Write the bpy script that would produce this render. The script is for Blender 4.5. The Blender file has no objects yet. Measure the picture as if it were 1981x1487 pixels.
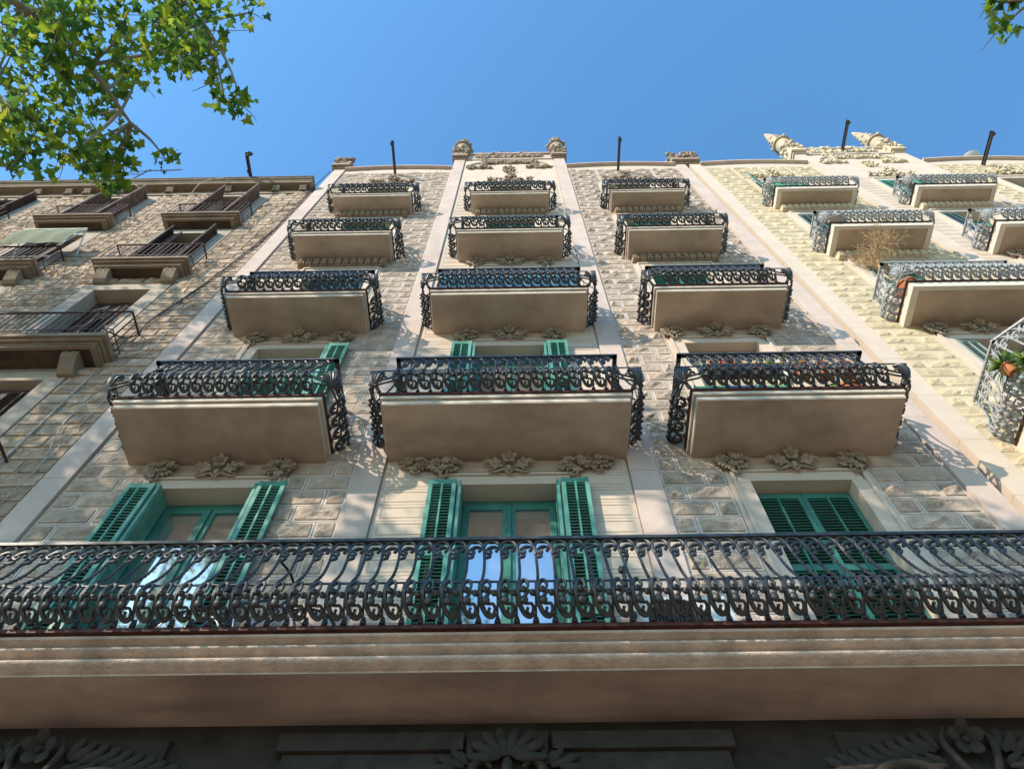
import bpy, math, random
from mathutils import Vector, Matrix
R = math.radians
rnd = random.Random(11)
scene = bpy.context.scene
C = scene.collection

# ------------------------------------------------------------------ camera, sky, sun, exposure
cam_d = bpy.data.cameras.new('camera'); cam = bpy.data.objects.new('camera', cam_d); C.objects.link(cam)
cam_d.sensor_width = 36.0; cam_d.lens = 26.35; cam_d.clip_end = 1500
fw = Vector((-0.00668, 0.47135, 0.88192)); rt = Vector((0.99988, 0.01551, -0.00071)); up = Vector((0.01401, -0.88181, 0.47139))
cam.matrix_world = Matrix(((rt.x, up.x, -fw.x, 0.0), (rt.y, up.y, -fw.y, -5.4), (rt.z, up.z, -fw.z, 1.6), (0, 0, 0, 1)))
scene.camera = cam
SUN = Vector((0.80, 0.79, -0.73)).normalized()
world = bpy.data.worlds.new('World'); scene.world = world; world.use_nodes = True
wn = world.node_tree.nodes; wl = world.node_tree.links
sky = wn.new('ShaderNodeTexSky'); sky.sky_type = 'NISHITA'; sky.sun_disc = False
sky.sun_elevation = math.asin(-SUN.z); sky.sun_rotation = math.atan2(-SUN.x, -SUN.y)
sky.air_density = 1.5; sky.dust_density = 0.8; sky.ozone_density = 8.0
wn['Background'].inputs['Strength'].default_value = 0.15
tint = wn.new('ShaderNodeMix'); tint.data_type = 'RGBA'; tint.blend_type = 'MULTIPLY'; tint.inputs['Factor'].default_value = 1.0; tint.inputs['B'].default_value = (0.74, 0.98, 0.97, 1)
wl.new(sky.outputs['Color'], tint.inputs['A']); wl.new(tint.outputs['Result'], wn['Background'].inputs['Color'])
sun_d = bpy.data.lights.new('sun', 'SUN'); sun_d.energy = 2.9; sun_d.angle = R(0.53); sun_d.color = (1.0, 0.87, 0.70)
sun = bpy.data.objects.new('sun', sun_d); C.objects.link(sun); sun.location = (-20, -20, 40)
sun.rotation_euler = SUN.to_track_quat('-Z', 'Y').to_euler()
scene.view_settings.view_transform = 'Standard'; scene.view_settings.look = 'None'
scene.view_settings.gamma = 1.0; scene.view_settings.exposure = 1.05

# ------------------------------------------------------------------ helpers
def tag(o, label=None, cat=None, group=None, kind=None):
    if label: o['label'] = label
    if cat: o['category'] = cat
    if group: o['group'] = group
    if kind: o['kind'] = kind
    return o

def empty(name, loc=(0, 0, 0), parent=None):
    o = bpy.data.objects.new(name, None); C.objects.link(o); o.location = loc; o.parent = parent; return o

def place(name, me, parent=None, loc=(0, 0, 0), rz=0.0, scale=None):
    o = bpy.data.objects.new(name, me); C.objects.link(o); o.parent = parent; o.location = loc
    if rz: o.rotation_euler = (0, 0, rz)
    if scale: o.scale = scale
    return o

class MB:
    def __init__(s): s.v = []; s.f = []; s.m = []
    def add(s, vs, fs, mi=0):
        b = len(s.v); s.v.extend([tuple(p) for p in vs]); s.f.extend([tuple(i + b for i in f) for f in fs]); s.m.extend([mi] * len(fs))
    def box(s, x0, x1, y0, y1, z0, z1, mi=0):
        s.add([(x0, y0, z0), (x1, y0, z0), (x1, y1, z0), (x0, y1, z0), (x0, y0, z1), (x1, y0, z1), (x1, y1, z1), (x0, y1, z1)],
              [(0, 3, 2, 1), (4, 5, 6, 7), (0, 1, 5, 4), (1, 2, 6, 5), (2, 3, 7, 6), (3, 0, 4, 7)], mi)
    def obox(s, c, ax, ay, az, mi=0):
        c = Vector(c); P = []
        for k in (-1, 1):
            for i, j in ((-1, -1), (1, -1), (1, 1), (-1, 1)): P.append(c + i * Vector(ax) + j * Vector(ay) + k * Vector(az))
        s.add(P, [(0, 3, 2, 1), (4, 5, 6, 7), (0, 1, 5, 4), (1, 2, 6, 5), (2, 3, 7, 6), (3, 0, 4, 7)], mi)
    def tube(s, pts, r, n=6, mi=0, closed=False, twist=0.0, cap=True, flat=1.0):
        pts = [Vector(p) for p in pts]; k = len(pts)
        rr = r if isinstance(r, (list, tuple)) else [r] * k
        T = []
        for i in range(k):
            a = pts[(i - 1) % k] if (closed or i) else pts[0]; b = pts[(i + 1) % k] if (closed or i < k - 1) else pts[-1]
            t = (b - a); T.append(t.normalized() if t.length > 1e-9 else Vector((0, 0, 1)))
        ref = Vector((0, 0, 1)) if abs(T[0].z) < 0.9 else Vector((0, 1, 0))
        nrm = (ref - T[0] * ref.dot(T[0])).normalized(); V = []
        for i in range(k):
            nrm = (nrm - T[i] * nrm.dot(T[i])); nrm = nrm.normalized() if nrm.length > 1e-6 else T[i].orthogonal().normalized()
            bi = T[i].cross(nrm)
            for j in range(n):
                a = 2 * math.pi * j / n + twist * i
                V.append(pts[i] + (nrm * math.cos(a) + bi * math.sin(a) * flat) * rr[i])
        F = []
        for i in range(k if closed else k - 1):
            a = i * n; b = ((i + 1) % k) * n
            for j in range(n): F.append((a + j, a + (j + 1) % n, b + (j + 1) % n, b + j))
        if cap and not closed:
            F.append(tuple(range(n - 1, -1, -1))); F.append(tuple((k - 1) * n + j for j in range(n)))
        s.add(V, F, mi)
    def ball(s, c, r, seg=6, ring=4, mi=0, M=None):
        c = Vector(c); r = Vector((r, r, r)) if not hasattr(r, '__len__') else Vector(r)
        V = [Vector((0, 0, 1))]
        for i in range(1, ring):
            p = math.pi * i / ring
            for j in range(seg):
                a = 2 * math.pi * j / seg; V.append(Vector((math.sin(p) * math.cos(a), math.sin(p) * math.sin(a), math.cos(p))))
        V.append(Vector((0, 0, -1))); F = []
        for j in range(seg): F.append((0, 1 + j, 1 + (j + 1) % seg))
        for i in range(ring - 2):
            for j in range(seg):
                a = 1 + i * seg + j; b = 1 + i * seg + (j + 1) % seg; F.append((a, a + seg, b + seg, b))
        l = len(V) - 1; o = 1 + (ring - 2) * seg
        for j in range(seg): F.append((l, o + (j + 1) % seg, o + j))
        W = []
        for p in V:
            q = Vector((p.x * r.x, p.y * r.y, p.z * r.z))
            if M: q = M @ q
            W.append(q + c)
        s.add(W, F, mi)
    def lathe(s, prof, c, n=16, mi=0):
        V = []; F = []; c = Vector(c)
        for (r, z) in prof:
            for j in range(n):
                a = 2 * math.pi * j / n; V.append(c + Vector((r * math.cos(a), r * math.sin(a), z)))
        for i in range(len(prof) - 1):
            for j in range(n):
                a = i * n + j; b = i * n + (j + 1) % n; F.append((a, b, b + n, a + n))
        F.append(tuple(range(n - 1, -1, -1))); F.append(tuple((len(prof) - 1) * n + j for j in range(n)))
        s.add(V, F, mi)
    def prism(s, poly, y0, y1, mi=0):          # polygon in x,z extruded along y
        n = len(poly); V = [(x, y0, z) for x, z in poly] + [(x, y1, z) for x, z in poly]
        F = [tuple(range(n)), tuple(range(2 * n - 1, n - 1, -1))]
        for i in range(n):
            j = (i + 1) % n; F.append((i, i + n, j + n, j))
        s.add(V, F, mi)
    def slab(s, poly, z0, z1, mi=0):           # polygon in x,y extruded along z
        n = len(poly); V = [(x, y, z0) for x, y in poly] + [(x, y, z1) for x, y in poly]
        F = [tuple(range(n)), tuple(range(2 * n - 1, n - 1, -1))]
        for i in range(n):
            j = (i + 1) % n; F.append((i, i + n, j + n, j))
        s.add(V, F, mi)
    def sweep_x(s, prof, x0, x1, mi=0):        # profile in y,z (open or closed loop) swept along x, with ends
        n = len(prof); V = [(x0, y, z) for y, z in prof] + [(x1, y, z) for y, z in prof]
        F = [tuple(range(n)), tuple(range(2 * n - 1, n - 1, -1))]
        for i in range(n):
            j = (i + 1) % n; F.append((i, i + n, j + n, j))
        s.add(V, F, mi)
    def mesh(s, name, mats, smooth=None):
        me = bpy.data.meshes.new(name); me.from_pydata(s.v, [], s.f)
        for m in (mats if isinstance(mats, (list, tuple)) else [mats]): me.materials.append(m)
        if any(s.m): me.polygons.foreach_set('material_index', s.m)
        import bmesh
        bm = bmesh.new(); bm.from_mesh(me); bmesh.ops.recalc_face_normals(bm, faces=bm.faces); bm.to_mesh(me); bm.free()
        if smooth:
            me.polygons.foreach_set('use_smooth', [True] * len(me.polygons)); me.set_sharp_from_angle(angle=R(smooth))
        me.update(); return me
    def build(s, name, mats, parent=None, loc=(0, 0, 0), rz=0.0, smooth=None):
        return place(name, s.mesh(name, mats, smooth), parent, loc, rz)

def smoothpath(pts, k=3):                      # Catmull-Rom
    P = [Vector(p) for p in pts]; out = []
    for i in range(len(P) - 1):
        a = P[i - 1] if i else P[0]; b = P[i]; c = P[i + 1]; d = P[i + 2] if i + 2 < len(P) else P[-1]
        for j in range(k):
            t = j / k
            out.append(0.5 * ((2 * b) + (c - a) * t + (2 * a - 5 * b + 4 * c - d) * t * t + (3 * b - a - 3 * c + d) * t ** 3))
    out.append(P[-1]); return out

def interp(xs, ys, x):
    if x <= xs[0]: return ys[0]
    for i in range(len(xs) - 1):
        if x <= xs[i + 1]:
            t = (x - xs[i]) / (xs[i + 1] - xs[i]); return ys[i] + t * (ys[i + 1] - ys[i])
    return ys[-1]

# ------------------------------------------------------------------ materials
def mat(name, col, rough=0.8, var=0.12, nscale=3.0, bump=0.0, bscale=40.0, spec=0.3, col2=None, island=False, objrand=0.0, stain=None, metal=0.0, bdist=0.01, joints=None):
    m = bpy.data.materials.new(name); m.use_nodes = True; nt = m.node_tree; N = nt.nodes; L = nt.links; b = N['Principled BSDF']
    b.inputs['Roughness'].default_value = rough; b.inputs['Specular IOR Level'].default_value = spec; b.inputs['Metallic'].default_value = metal
    g = N.new('ShaderNodeNewGeometry'); co = g.outputs['Position']
    if objrand:
        oi = N.new('ShaderNodeObjectInfo')
    nz = N.new('ShaderNodeTexNoise'); nz.inputs['Scale'].default_value = nscale; nz.inputs['Detail'].default_value = 6; nz.inputs['Roughness'].default_value = 0.62
    L.new(co, nz.inputs['Vector'])
    mp = N.new('ShaderNodeMapRange'); mp.inputs['From Min'].default_value = 0.3; mp.inputs['From Max'].default_value = 0.7
    L.new(nz.outputs['Fac'], mp.inputs['Value'])
    mx = N.new('ShaderNodeMix'); mx.data_type = 'RGBA'
    c2 = col2 or tuple(c * (1 - 2 * var) for c in col)
    mx.inputs['A'].default_value = (*[min(1, c * (1 + var)) for c in col], 1); mx.inputs['B'].default_value = (*c2, 1)
    L.new(mp.outputs['Result'], mx.inputs['Factor']); out = mx.outputs['Result']
    def mul(out, fac_socket, lo, hi):
        r = N.new('ShaderNodeMapRange'); r.inputs['To Min'].default_value = lo; r.inputs['To Max'].default_value = hi; L.new(fac_socket, r.inputs['Value'])
        k = N.new('ShaderNodeMix'); k.data_type = 'RGBA'; k.blend_type = 'MULTIPLY'; k.inputs['Factor'].default_value = 1
        L.new(out, k.inputs['A']); L.new(r.outputs['Result'], k.inputs['B']); return k.outputs['Result']
    if island: out = mul(out, g.outputs['Random Per Island'], 1 - island, 1 + island)
    if objrand: out = mul(out, oi.outputs['Random'], 1 - objrand, 1 + objrand * 0.6)
    if stain:
        sc, amt, colr = stain
        map_ = N.new('ShaderNodeMapping'); map_.inputs['Scale'].default_value = sc; L.new(co, map_.inputs['Vector'])
        n2 = N.new('ShaderNodeTexNoise'); n2.inputs['Scale'].default_value = 1; n2.inputs['Detail'].default_value = 5; L.new(map_.outputs['Vector'], n2.inputs['Vector'])
        r2 = N.new('ShaderNodeMapRange'); r2.inputs['From Min'].default_value = 0.5; r2.inputs['From Max'].default_value = 0.78; r2.inputs['To Max'].default_value = amt; L.new(n2.outputs['Fac'], r2.inputs['Value'])
        k = N.new('ShaderNodeMix'); k.data_type = 'RGBA'; k.inputs['B'].default_value = (*colr, 1); L.new(r2.outputs['Result'], k.inputs['Factor']); L.new(out, k.inputs['A']); out = k.outputs['Result']
    L.new(out, b.inputs['Base Color'])
    if bump:
        n3 = N.new('ShaderNodeTexNoise'); n3.inputs['Scale'].default_value = bscale; n3.inputs['Detail'].default_value = 5; n3.inputs['Roughness'].default_value = 0.65; L.new(co, n3.inputs['Vector'])
        bp = N.new('ShaderNodeBump'); bp.inputs['Strength'].default_value = bump; bp.inputs['Distance'].default_value = bdist
        L.new(n3.outputs['Fac'], bp.inputs['Height']); L.new(bp.outputs['Normal'], b.inputs['Normal'])
    return m

def leafmat(name, c1, c2, c3, trans=0.5):
    m = bpy.data.materials.new(name); m.use_nodes = True; nt = m.node_tree; N = nt.nodes; L = nt.links
    for n in list(N): N.remove(n)
    out = N.new('ShaderNodeOutputMaterial'); g = N.new('ShaderNodeNewGeometry'); cr = N.new('ShaderNodeValToRGB')
    oi = N.new('ShaderNodeObjectInfo'); ad = N.new('ShaderNodeMath'); ad.operation = 'ADD'; fr = N.new('ShaderNodeMath'); fr.operation = 'FRACT'
    L.new(g.outputs['Random Per Island'], ad.inputs[0]); L.new(oi.outputs['Random'], ad.inputs[1]); L.new(ad.outputs[0], fr.inputs[0]); L.new(fr.outputs[0], cr.inputs['Fac'])
    e = cr.color_ramp.elements; e[0].color = (*c1, 1); e[0].position = 0.32; e[1].color = (*c2, 1); e[1].position = 0.7
    x = e.new(0.95); x.color = (*c3, 1)
    d = N.new('ShaderNodeBsdfPrincipled'); d.inputs['Roughness'].default_value = 0.55; d.inputs['Specular IOR Level'].default_value = 0.25
    t = N.new('ShaderNodeBsdfTranslucent'); mx = N.new('ShaderNodeMixShader'); mx.inputs['Fac'].default_value = trans
    hs = N.new('ShaderNodeHueSaturation'); hs.inputs['Hue'].default_value = 0.475; hs.inputs['Value'].default_value = 2.1; hs.inputs['Saturation'].default_value = 1.05
    L.new(cr.outputs['Color'], d.inputs['Base Color']); L.new(cr.outputs['Color'], hs.inputs['Color']); L.new(hs.outputs['Color'], t.inputs['Color'])
    L.new(d.outputs[0], mx.inputs[1]); L.new(t.outputs[0], mx.inputs[2]); L.new(mx.outputs[0], out.inputs['Surface']); return m

M = {}
M['boss'] = mat('rock_faced_stone', (0.58, 0.455, 0.36), 0.92, 0.14, 5.0, 0.9, 24, col2=(0.34, 0.265, 0.21), objrand=0.20, bdist=0.035)
M['margin'] = mat('drafted_margin', (0.60, 0.505, 0.435), 0.85, 0.1, 5.0, 0.2, 70, stain=((2, 2, 0.6), 0.5, (0.44, 0.365, 0.31)))
M['pilaster'] = mat('pilaster_render', (0.57, 0.455, 0.395), 0.85, 0.08, 1.6, 0.2, 50, stain=((2.6, 1, 0.4), 0.65, (0.41, 0.335, 0.30)))
M['cream'] = mat('cream_render', (0.60, 0.49, 0.395), 0.85, 0.06, 2.2, 0.10, 70, stain=((1.5, 1, 0.7), 0.3, (0.5, 0.44, 0.36)))
M['wall'] = mat('joint_mortar', (0.34, 0.31, 0.28), 0.9, 0.1, 6, 0.1, 60)
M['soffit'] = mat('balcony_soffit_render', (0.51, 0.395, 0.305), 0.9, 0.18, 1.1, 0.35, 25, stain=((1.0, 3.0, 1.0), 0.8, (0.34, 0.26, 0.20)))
M['stucco'] = mat('rough_moulded_stucco', (0.58, 0.45, 0.36), 0.92, 0.12, 4, 0.9, 26, col2=(0.38, 0.29, 0.235), bdist=0.02)
M['fascia'] = mat('balcony_fascia', (0.60, 0.54, 0.46), 0.85, 0.1, 5, 0.3, 40, stain=((2.2, 3, 9), 0.75, (0.32, 0.27, 0.22)))
M['carved'] = mat('carved_stone', (0.37, 0.28, 0.205), 0.9, 0.16, 9, 0.5, 50, col2=(0.22, 0.17, 0.13), bdist=0.015)  # base colour lowered to put the shade under the slabs into it
M['ground_carved'] = mat('dark_carving', (0.042, 0.033, 0.027), 0.9, 0.2, 6, 0.4, 50)  # near-black base colour for the ground-floor carvings
M['base_stone'] = mat('dark_stone', (0.036, 0.028, 0.023), 0.92, 0.25, 3, 0.4, 40)  # near-black base colour for the whole ground-floor wall
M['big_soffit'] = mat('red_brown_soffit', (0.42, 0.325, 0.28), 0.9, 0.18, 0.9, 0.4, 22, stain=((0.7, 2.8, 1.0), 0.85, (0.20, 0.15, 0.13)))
M['strip'] = mat('rusty_edge_iron', (0.085, 0.026, 0.018), 0.6, 0.3, 12, 0.2, 80)
M['iron'] = mat('black_cast_iron', (0.042, 0.040, 0.039), 0.42, 0.45, 14, 0.4, 60, spec=0.6)
M['grey_iron'] = mat('weathered_grey_iron', (0.35, 0.355, 0.355), 0.55, 0.25, 20, 0.15, 120, spec=0.4)
M['brown_iron'] = mat('rusted_brown_iron', (0.085, 0.045, 0.038), 0.6, 0.3, 18, 0.15, 120)
M['green'] = mat('green_paint', (0.085, 0.285, 0.235), 0.5, 0.16, 3, 0.1, 60, spec=0.4, stain=((5, 5, 0.7), 0.6, (0.24, 0.47, 0.40)))
M['dgreen'] = mat('dark_and_shaded_green', (0.045, 0.185, 0.145), 0.5, 0.15, 3, 0.06, 60, spec=0.35)  # recessed window frames use it too, with their shade in the colour
M['pale_shutter'] = mat('faded_sage_paint', (0.30, 0.37, 0.33), 0.6, 0.12, 3, 0.08, 60)
M['slate_shutter'] = mat('slate_blue_paint', (0.10, 0.16, 0.18), 0.55, 0.12, 3, 0.06, 60)
M['wood'] = mat('weathered_brown_wood', (0.20, 0.145, 0.125), 0.75, 0.3, 6, 0.25, 40)
M['dwood'] = mat('dark_wood', (0.075, 0.05, 0.042), 0.7, 0.3, 6, 0.25, 40)
M['b_boss'] = mat('yellow_rock_faced_stone', (0.62, 0.50, 0.335), 0.9, 0.12, 3, 0.8, 30, col2=(0.47, 0.385, 0.245), objrand=0.10, bdist=0.02)
M['b_margin'] = mat('yellow_margin', (0.62, 0.53, 0.38), 0.88, 0.06, 4, 0.12, 80)
M['b_cream'] = mat('pale_apricot_render', (0.60, 0.50, 0.41), 0.87, 0.05, 2, 0.1, 70)
M['b_weathered'] = mat('weathered_yellow_stone', (0.46, 0.375, 0.265), 0.9, 0.2, 5, 0.5, 40, col2=(0.32, 0.26, 0.18))
M['b_soffit'] = mat('ochre_soffit', (0.48, 0.37, 0.265), 0.9, 0.12, 1.6, 0.25, 35)
M['b_fascia'] = mat('white_fascia', (0.66, 0.60, 0.51), 0.85, 0.06, 4, 0.12, 50)
M['c_boss'] = mat('rugged_ashlar', (0.62, 0.47, 0.35), 0.92, 0.12, 5, 1.0, 20, col2=(0.34, 0.255, 0.19), objrand=0.25, bdist=0.05)
M['c_margin'] = mat('dusty_joint', (0.54, 0.445, 0.33), 0.9, 0.14, 6, 0.2, 60)
M['c_band'] = mat('window_band_render', (0.42, 0.345, 0.275), 0.88, 0.1, 3, 0.15, 60, stain=((2, 1, 0.5), 0.4, (0.38, 0.33, 0.29)))
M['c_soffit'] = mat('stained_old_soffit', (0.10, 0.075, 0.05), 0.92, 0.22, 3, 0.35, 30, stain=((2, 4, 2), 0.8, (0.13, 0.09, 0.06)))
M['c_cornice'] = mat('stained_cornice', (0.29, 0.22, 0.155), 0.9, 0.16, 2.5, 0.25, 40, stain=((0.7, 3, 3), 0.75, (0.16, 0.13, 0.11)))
M['lead'] = mat('dark_roof_edge', (0.10, 0.10, 0.105), 0.7, 0.3, 4, 0.1, 50)
M['glass'] = mat('window_glass', (0.20, 0.19, 0.175), 0.04, 0.05, 1, 0, spec=1.0); M['glass'].node_tree.nodes['Principled BSDF'].inputs['IOR'].default_value = 3.4  # pale base colour stands in for whitish sky reflected in the panes
M['blind'] = mat('tan_roller_blind', (0.42, 0.35, 0.24), 0.85, 0.1, 4, 0.1, 60)
M['dark'] = mat('dark_room', (0.02, 0.018, 0.016), 0.9, 0.1, 2)
M['blue'] = mat('blue_screen_cloth', (0.035, 0.15, 0.24), 0.75, 0.2, 4, 0.2, 30)
M['teal'] = mat('teal_screen_cloth', (0.03, 0.10, 0.11), 0.75, 0.25, 4, 0.2, 30)
M['net'] = mat('green_net', (0.10, 0.36, 0.26), 0.8, 0.2, 5, 0.2, 60)
M['awning'] = mat('olive_mesh_awning', (0.15, 0.18, 0.11), 0.8, 0.2, 14, 0.3, 60)
M['terracotta'] = mat('terracotta', (0.48, 0.16, 0.07), 0.8, 0.2, 6, 0.15, 60)
M['brownbox'] = mat('brown_plastic_trough', (0.15, 0.06, 0.045), 0.6, 0.2, 6)
M['greenbox'] = mat('green_plastic_crate', (0.10, 0.40, 0.20), 0.5, 0.2, 6)
M['white'] = mat('white_enamel', (0.72, 0.72, 0.70), 0.5, 0.05, 5)
M['alu'] = mat('galvanised_steel', (0.55, 0.57, 0.58), 0.4, 0.1, 9, metal=0.6)
M['bluebox'] = mat('blue_plastic', (0.07, 0.12, 0.38), 0.5, 0.2, 6)
M['rubber'] = mat('black_rubber', (0.02, 0.02, 0.02), 0.7, 0.1, 6)
M['bikepaint'] = mat('blue_bike_paint', (0.05, 0.09, 0.2), 0.35, 0.1, 6, spec=0.5)
M['pink'] = mat('pink_cloth', (0.65, 0.05, 0.22), 0.7, 0.15, 6)
M['red'] = mat('red_petals', (0.62, 0.02, 0.015), 0.6, 0.15, 9)
M['yellow'] = mat('yellow_petals', (0.75, 0.58, 0.03), 0.6, 0.15, 9)
M['whitepetal'] = mat('white_petals', (0.75, 0.73, 0.62), 0.6, 0.1, 9)
M['dry'] = mat('dry_twigs', (0.55, 0.38, 0.21), 0.9, 0.25, 12)
M['bark'] = mat('plane_bark', (0.20, 0.17, 0.13), 0.9, 0.3, 3.5, 0.5, 20, col2=(0.36, 0.33, 0.25), bdist=0.02)
M['cable'] = mat('black_cable', (0.02, 0.02, 0.022), 0.6, 0.1, 6)
M['wcable'] = mat('grey_cable', (0.45, 0.43, 0.40), 0.6, 0.1, 6)
M['leaf'] = leafmat('plane_leaf', (0.035, 0.09, 0.022), (0.11, 0.19, 0.022), (0.17, 0.21, 0.03), 0.62)
M['potleaf'] = leafmat('pot_plant_leaf', (0.03, 0.10, 0.02), (0.08, 0.17, 0.03), (0.20, 0.26, 0.05), 0.35)
M['pavement'] = mat('pavement_slab', (0.32, 0.24, 0.165), 0.85, 0.12, 2.5, 0.2, 30)
M['bounce_ground'] = mat('pale_bounce_ground', (0.55, 0.45, 0.32), 0.85, 0.12, 2.5, 0.2, 30)
M['asphalt'] = mat('asphalt', (0.11, 0.10, 0.088), 0.85, 0.2, 4, 0.4, 60)
M['kerb'] = mat('granite_kerb', (0.34, 0.33, 0.32), 0.8, 0.15, 8, 0.2, 60)
M['paint'] = mat('road_paint', (0.75, 0.75, 0.72), 0.7, 0.1, 8)

# ------------------------------------------------------------------ ground
g = MB(); g.add([(-400, -400, -0.152), (400, -400, -0.152), (400, 400, -0.152), (-400, 400, -0.152)], [(0, 1, 2, 3)])
tag(g.build('ground', M['asphalt']), kind='structure')
g = MB(); g.box(-120, 120, -7.8, 0.30, -0.4, 0.0); tag(g.build('pavement', M['pavement']), kind='structure')
g = MB(); g.box(-120, 120, -8.0, -7.803, -0.4, 0.004); tag(g.build('kerb', M['kerb']), kind='structure')
g = MB(); g.add([(-120, -22, -0.148), (120, -22, -0.148), (120, -8.0, -0.148), (-120, -8.0, -0.148)], [(0, 1, 2, 3)]); tag(g.build('road', M['asphalt']), kind='structure')
g = MB(); g.box(-120, 120, -60, -22, -0.4, 0.0); tag(g.build('far_bounce_ground', M['bounce_ground']), kind='structure')  # unseen pale ground added to bounce sunlight onto the upper soffits

# ------------------------------------------------------------------ ironwork: belly railing
NH = [0, .05, .11, .18, .25, .31, .38, .46, .56, .68, .82, 1.1]; NN = [0.0, .05, .115, .155, .165, .15, .115, .07, .025, -.015, -.05, -.08]
VV = [-.2, 0, .216, .485, .726, .905, 1.0, 1.3]; VH = [-.03, 0, .05, .11, .18, .25, .31, .40]
PITCH = 0.155; RAIL_H = 1.11
def bel(u, h, dn=0.0): return Vector(((u - .5) * PITCH, -(interp(NH, NN, h) + dn), h))
def belv(u, v, dn=0.0): return bel(u, interp(VV, VH, v), dn)

def baluster_mesh(m, fine=True):
    b = MB(); n = 6 if fine else 4; k = 3 if fine else 2
    W = lambda L, r, dn=0.0: b.tube(smoothpath([belv(u, v, dn + (d[0] if d else 0)) for u, v, *d in L], k), r, n)
    # foot and standing bar
    f0 = bel(.97, 0.0)
    b.lathe([(.027, 0.0), (.026, .03), (.019, .055), (.012, .08)], (f0.x, f0.y, 0), 8)
    b.tube([bel(.97, h) for h in (.03, .07, .11, .15, .20, .25, .30)], [.011, .011, .010, .009, .0085, .008, .008], n)
    # big C scroll
    L = [(.92, .22), (.70, .13), (.42, .18), (.20, .36), (.07, .56), (.05, .76), (.14, .93), (.32, 1.03), (.50, 1.0), (.58, .88), (.50, .80)]
    p = smoothpath([belv(u, v, .006) for u, v in L], k); c = len(p)
    b.tube(p, [.0115 + .0115 * math.sin(math.pi * min(1, i / c * 1.1)) for i in range(c)], n)
    # inner curl
    W([(.42, .46), (.55, .44), (.74, .44), (.84, .34), (.77, .21), (.60, .19), (.51, .28), (.58, .36)], .0135, .008)
    # knobs and teardrop bud
    b.ball(belv(.33, .76, .020), (.031, .028, .029), 8, 6); b.ball(belv(.82, .67, .020), (.029, .028, .028), 8, 6)
    b.ball(belv(.33, .76, .046), .014, 5, 4); b.ball(belv(.82, .67, .046), .014, 5, 4)
    b.ball(belv(.36, .50, .022), (.036, .030, .044), 8, 6)
    W([(.80, .70), (.60, .73), (.46, .66), (.36, .53)], .018, .012); W([(.36, .56), (.16, .52), (.07, .50)], .010, .006)
    W([(.36, .50), (.40, .45), (.46, .43)], .015, .012)
    # twisted bar
    hs = [.29 + .60 * i / 27 for i in range(28)]
    b.tube([bel(.10 + .06 * math.sin(i / 27 * math.pi), h, .004) for i, h in enumerate(hs)], .0155, 4, twist=.6)
    b.tube([bel(.36, .315, .003), bel(.22, .32, .008), bel(.10, .30, .004)], .012, n)
    # top scroll
    up = lambda h: 1.09 - (.98 - h) * 1.15
    T = lambda L, r: b.tube(smoothpath([bel(u, up(h)) for u, h in L], k), r, n)
    T([(.10, .80), (.05, .86), (.09, .93), (.30, .975), (.60, .98), (.88, .95), (.97, .90), (.85, .87)], .0150)
    T([(.12, .845), (.35, .885), (.62, .90), (.86, .90)], [.008, .013, .016, .018, .020, .021, .019, .016, .011, .007])
    T([(.12, .845), (.30, .812), (.47, .822), (.46, .85), (.33, .855)], .0150)
    T([(.11, .73), (.22, .758), (.36, .77), (.48, .80)], [.010, .012, .014, .016, .018, .019, .020, .020, .015, .008])
    b.ball(bel(.80, up(.852)), .020, 6, 4)
    return b.mesh('baluster', m, 50)

def palmette_mesh(m):
    b = MB()                                    # local -y is the outward diagonal
    for a in (-70, -52, -36, -21, -7, 7, 21, 36, 52, 70):
        a = R(a); L = []
        for t in (0, .2, .4, .6, .8, .93, 1.0):
            q = .29 * t * (1 - .12 * abs(math.sin(a))); lat = math.sin(a) * q * (.85 - .25 * t); h = .08 + math.cos(a) * q * 1.05; o = 1.05 * interp(NH, NN, max(.02, h)) + .012 - abs(lat) * .55
            if t > .9: o -= .05 * (t - .9) / .1; h -= .012 * (t - .9) / .1
            L.append((lat, -o, h))
        p = smoothpath(L, 2); n = len(p)
        b.tube(p, [.009 + .017 * math.sin(math.pi * (.12 + .80 * i / n)) for i in range(n)], 6, flat=.8)
    b.ball((0, -.085, .09), (.035, .035, .045), 8, 6)
    b.tube(smoothpath([(0, -.085, .10), (0, -.055, .05), (0, -.01, .0)], 4), [.032, .03, .028, .026, .024, .024, .026, .028, .03], 7)
    for sx in (-1, 1):
        b.tube(smoothpath([(sx * .02, -.09, .07), (sx * .10, -.06, .04), (sx * .17, .0, .07), (sx * .20, .05, .15)], 3), .013, 6)
        b.tube(smoothpath([(sx * .03, -.11, .12), (sx * .12, -.07, .10), (sx * .19, -.0, .16), (sx * .20, .02, .24)], 3), .013, 6)
    return b.mesh('corner_palmette', m, 50)
BAL = {k: baluster_mesh(M[k]) for k in ('iron', 'grey_iron')}
PAL = {k: palmette_mesh(M[k]) for k in ('iron', 'grey_iron')}

def offset_path(path, n):                      # shift an open polyline (x, d) outward by n (left of travel is inside)
    out = []
    for i, (x, d) in enumerate(path):
        ns = []
        for a, b in ((i - 1, i), (i, i + 1)):
            if 0 <= a and b < len(path):
                dx = path[b][0] - path[a][0]; dd = path[b][1] - path[a][1]; l = math.hypot(dx, dd); ns.append((-dd / l, dx / l))
        if len(ns) == 1: nx, nd = ns[0]
        else:
            nx = ns[0][0] + ns[1][0]; nd = ns[0][1] + ns[1][1]; l2 = 1 + ns[0][0] * ns[1][0] + ns[0][1] * ns[1][1]; nx /= l2; nd /= l2
        out.append((x + nx * n, d + nd * n))
    return out

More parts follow.
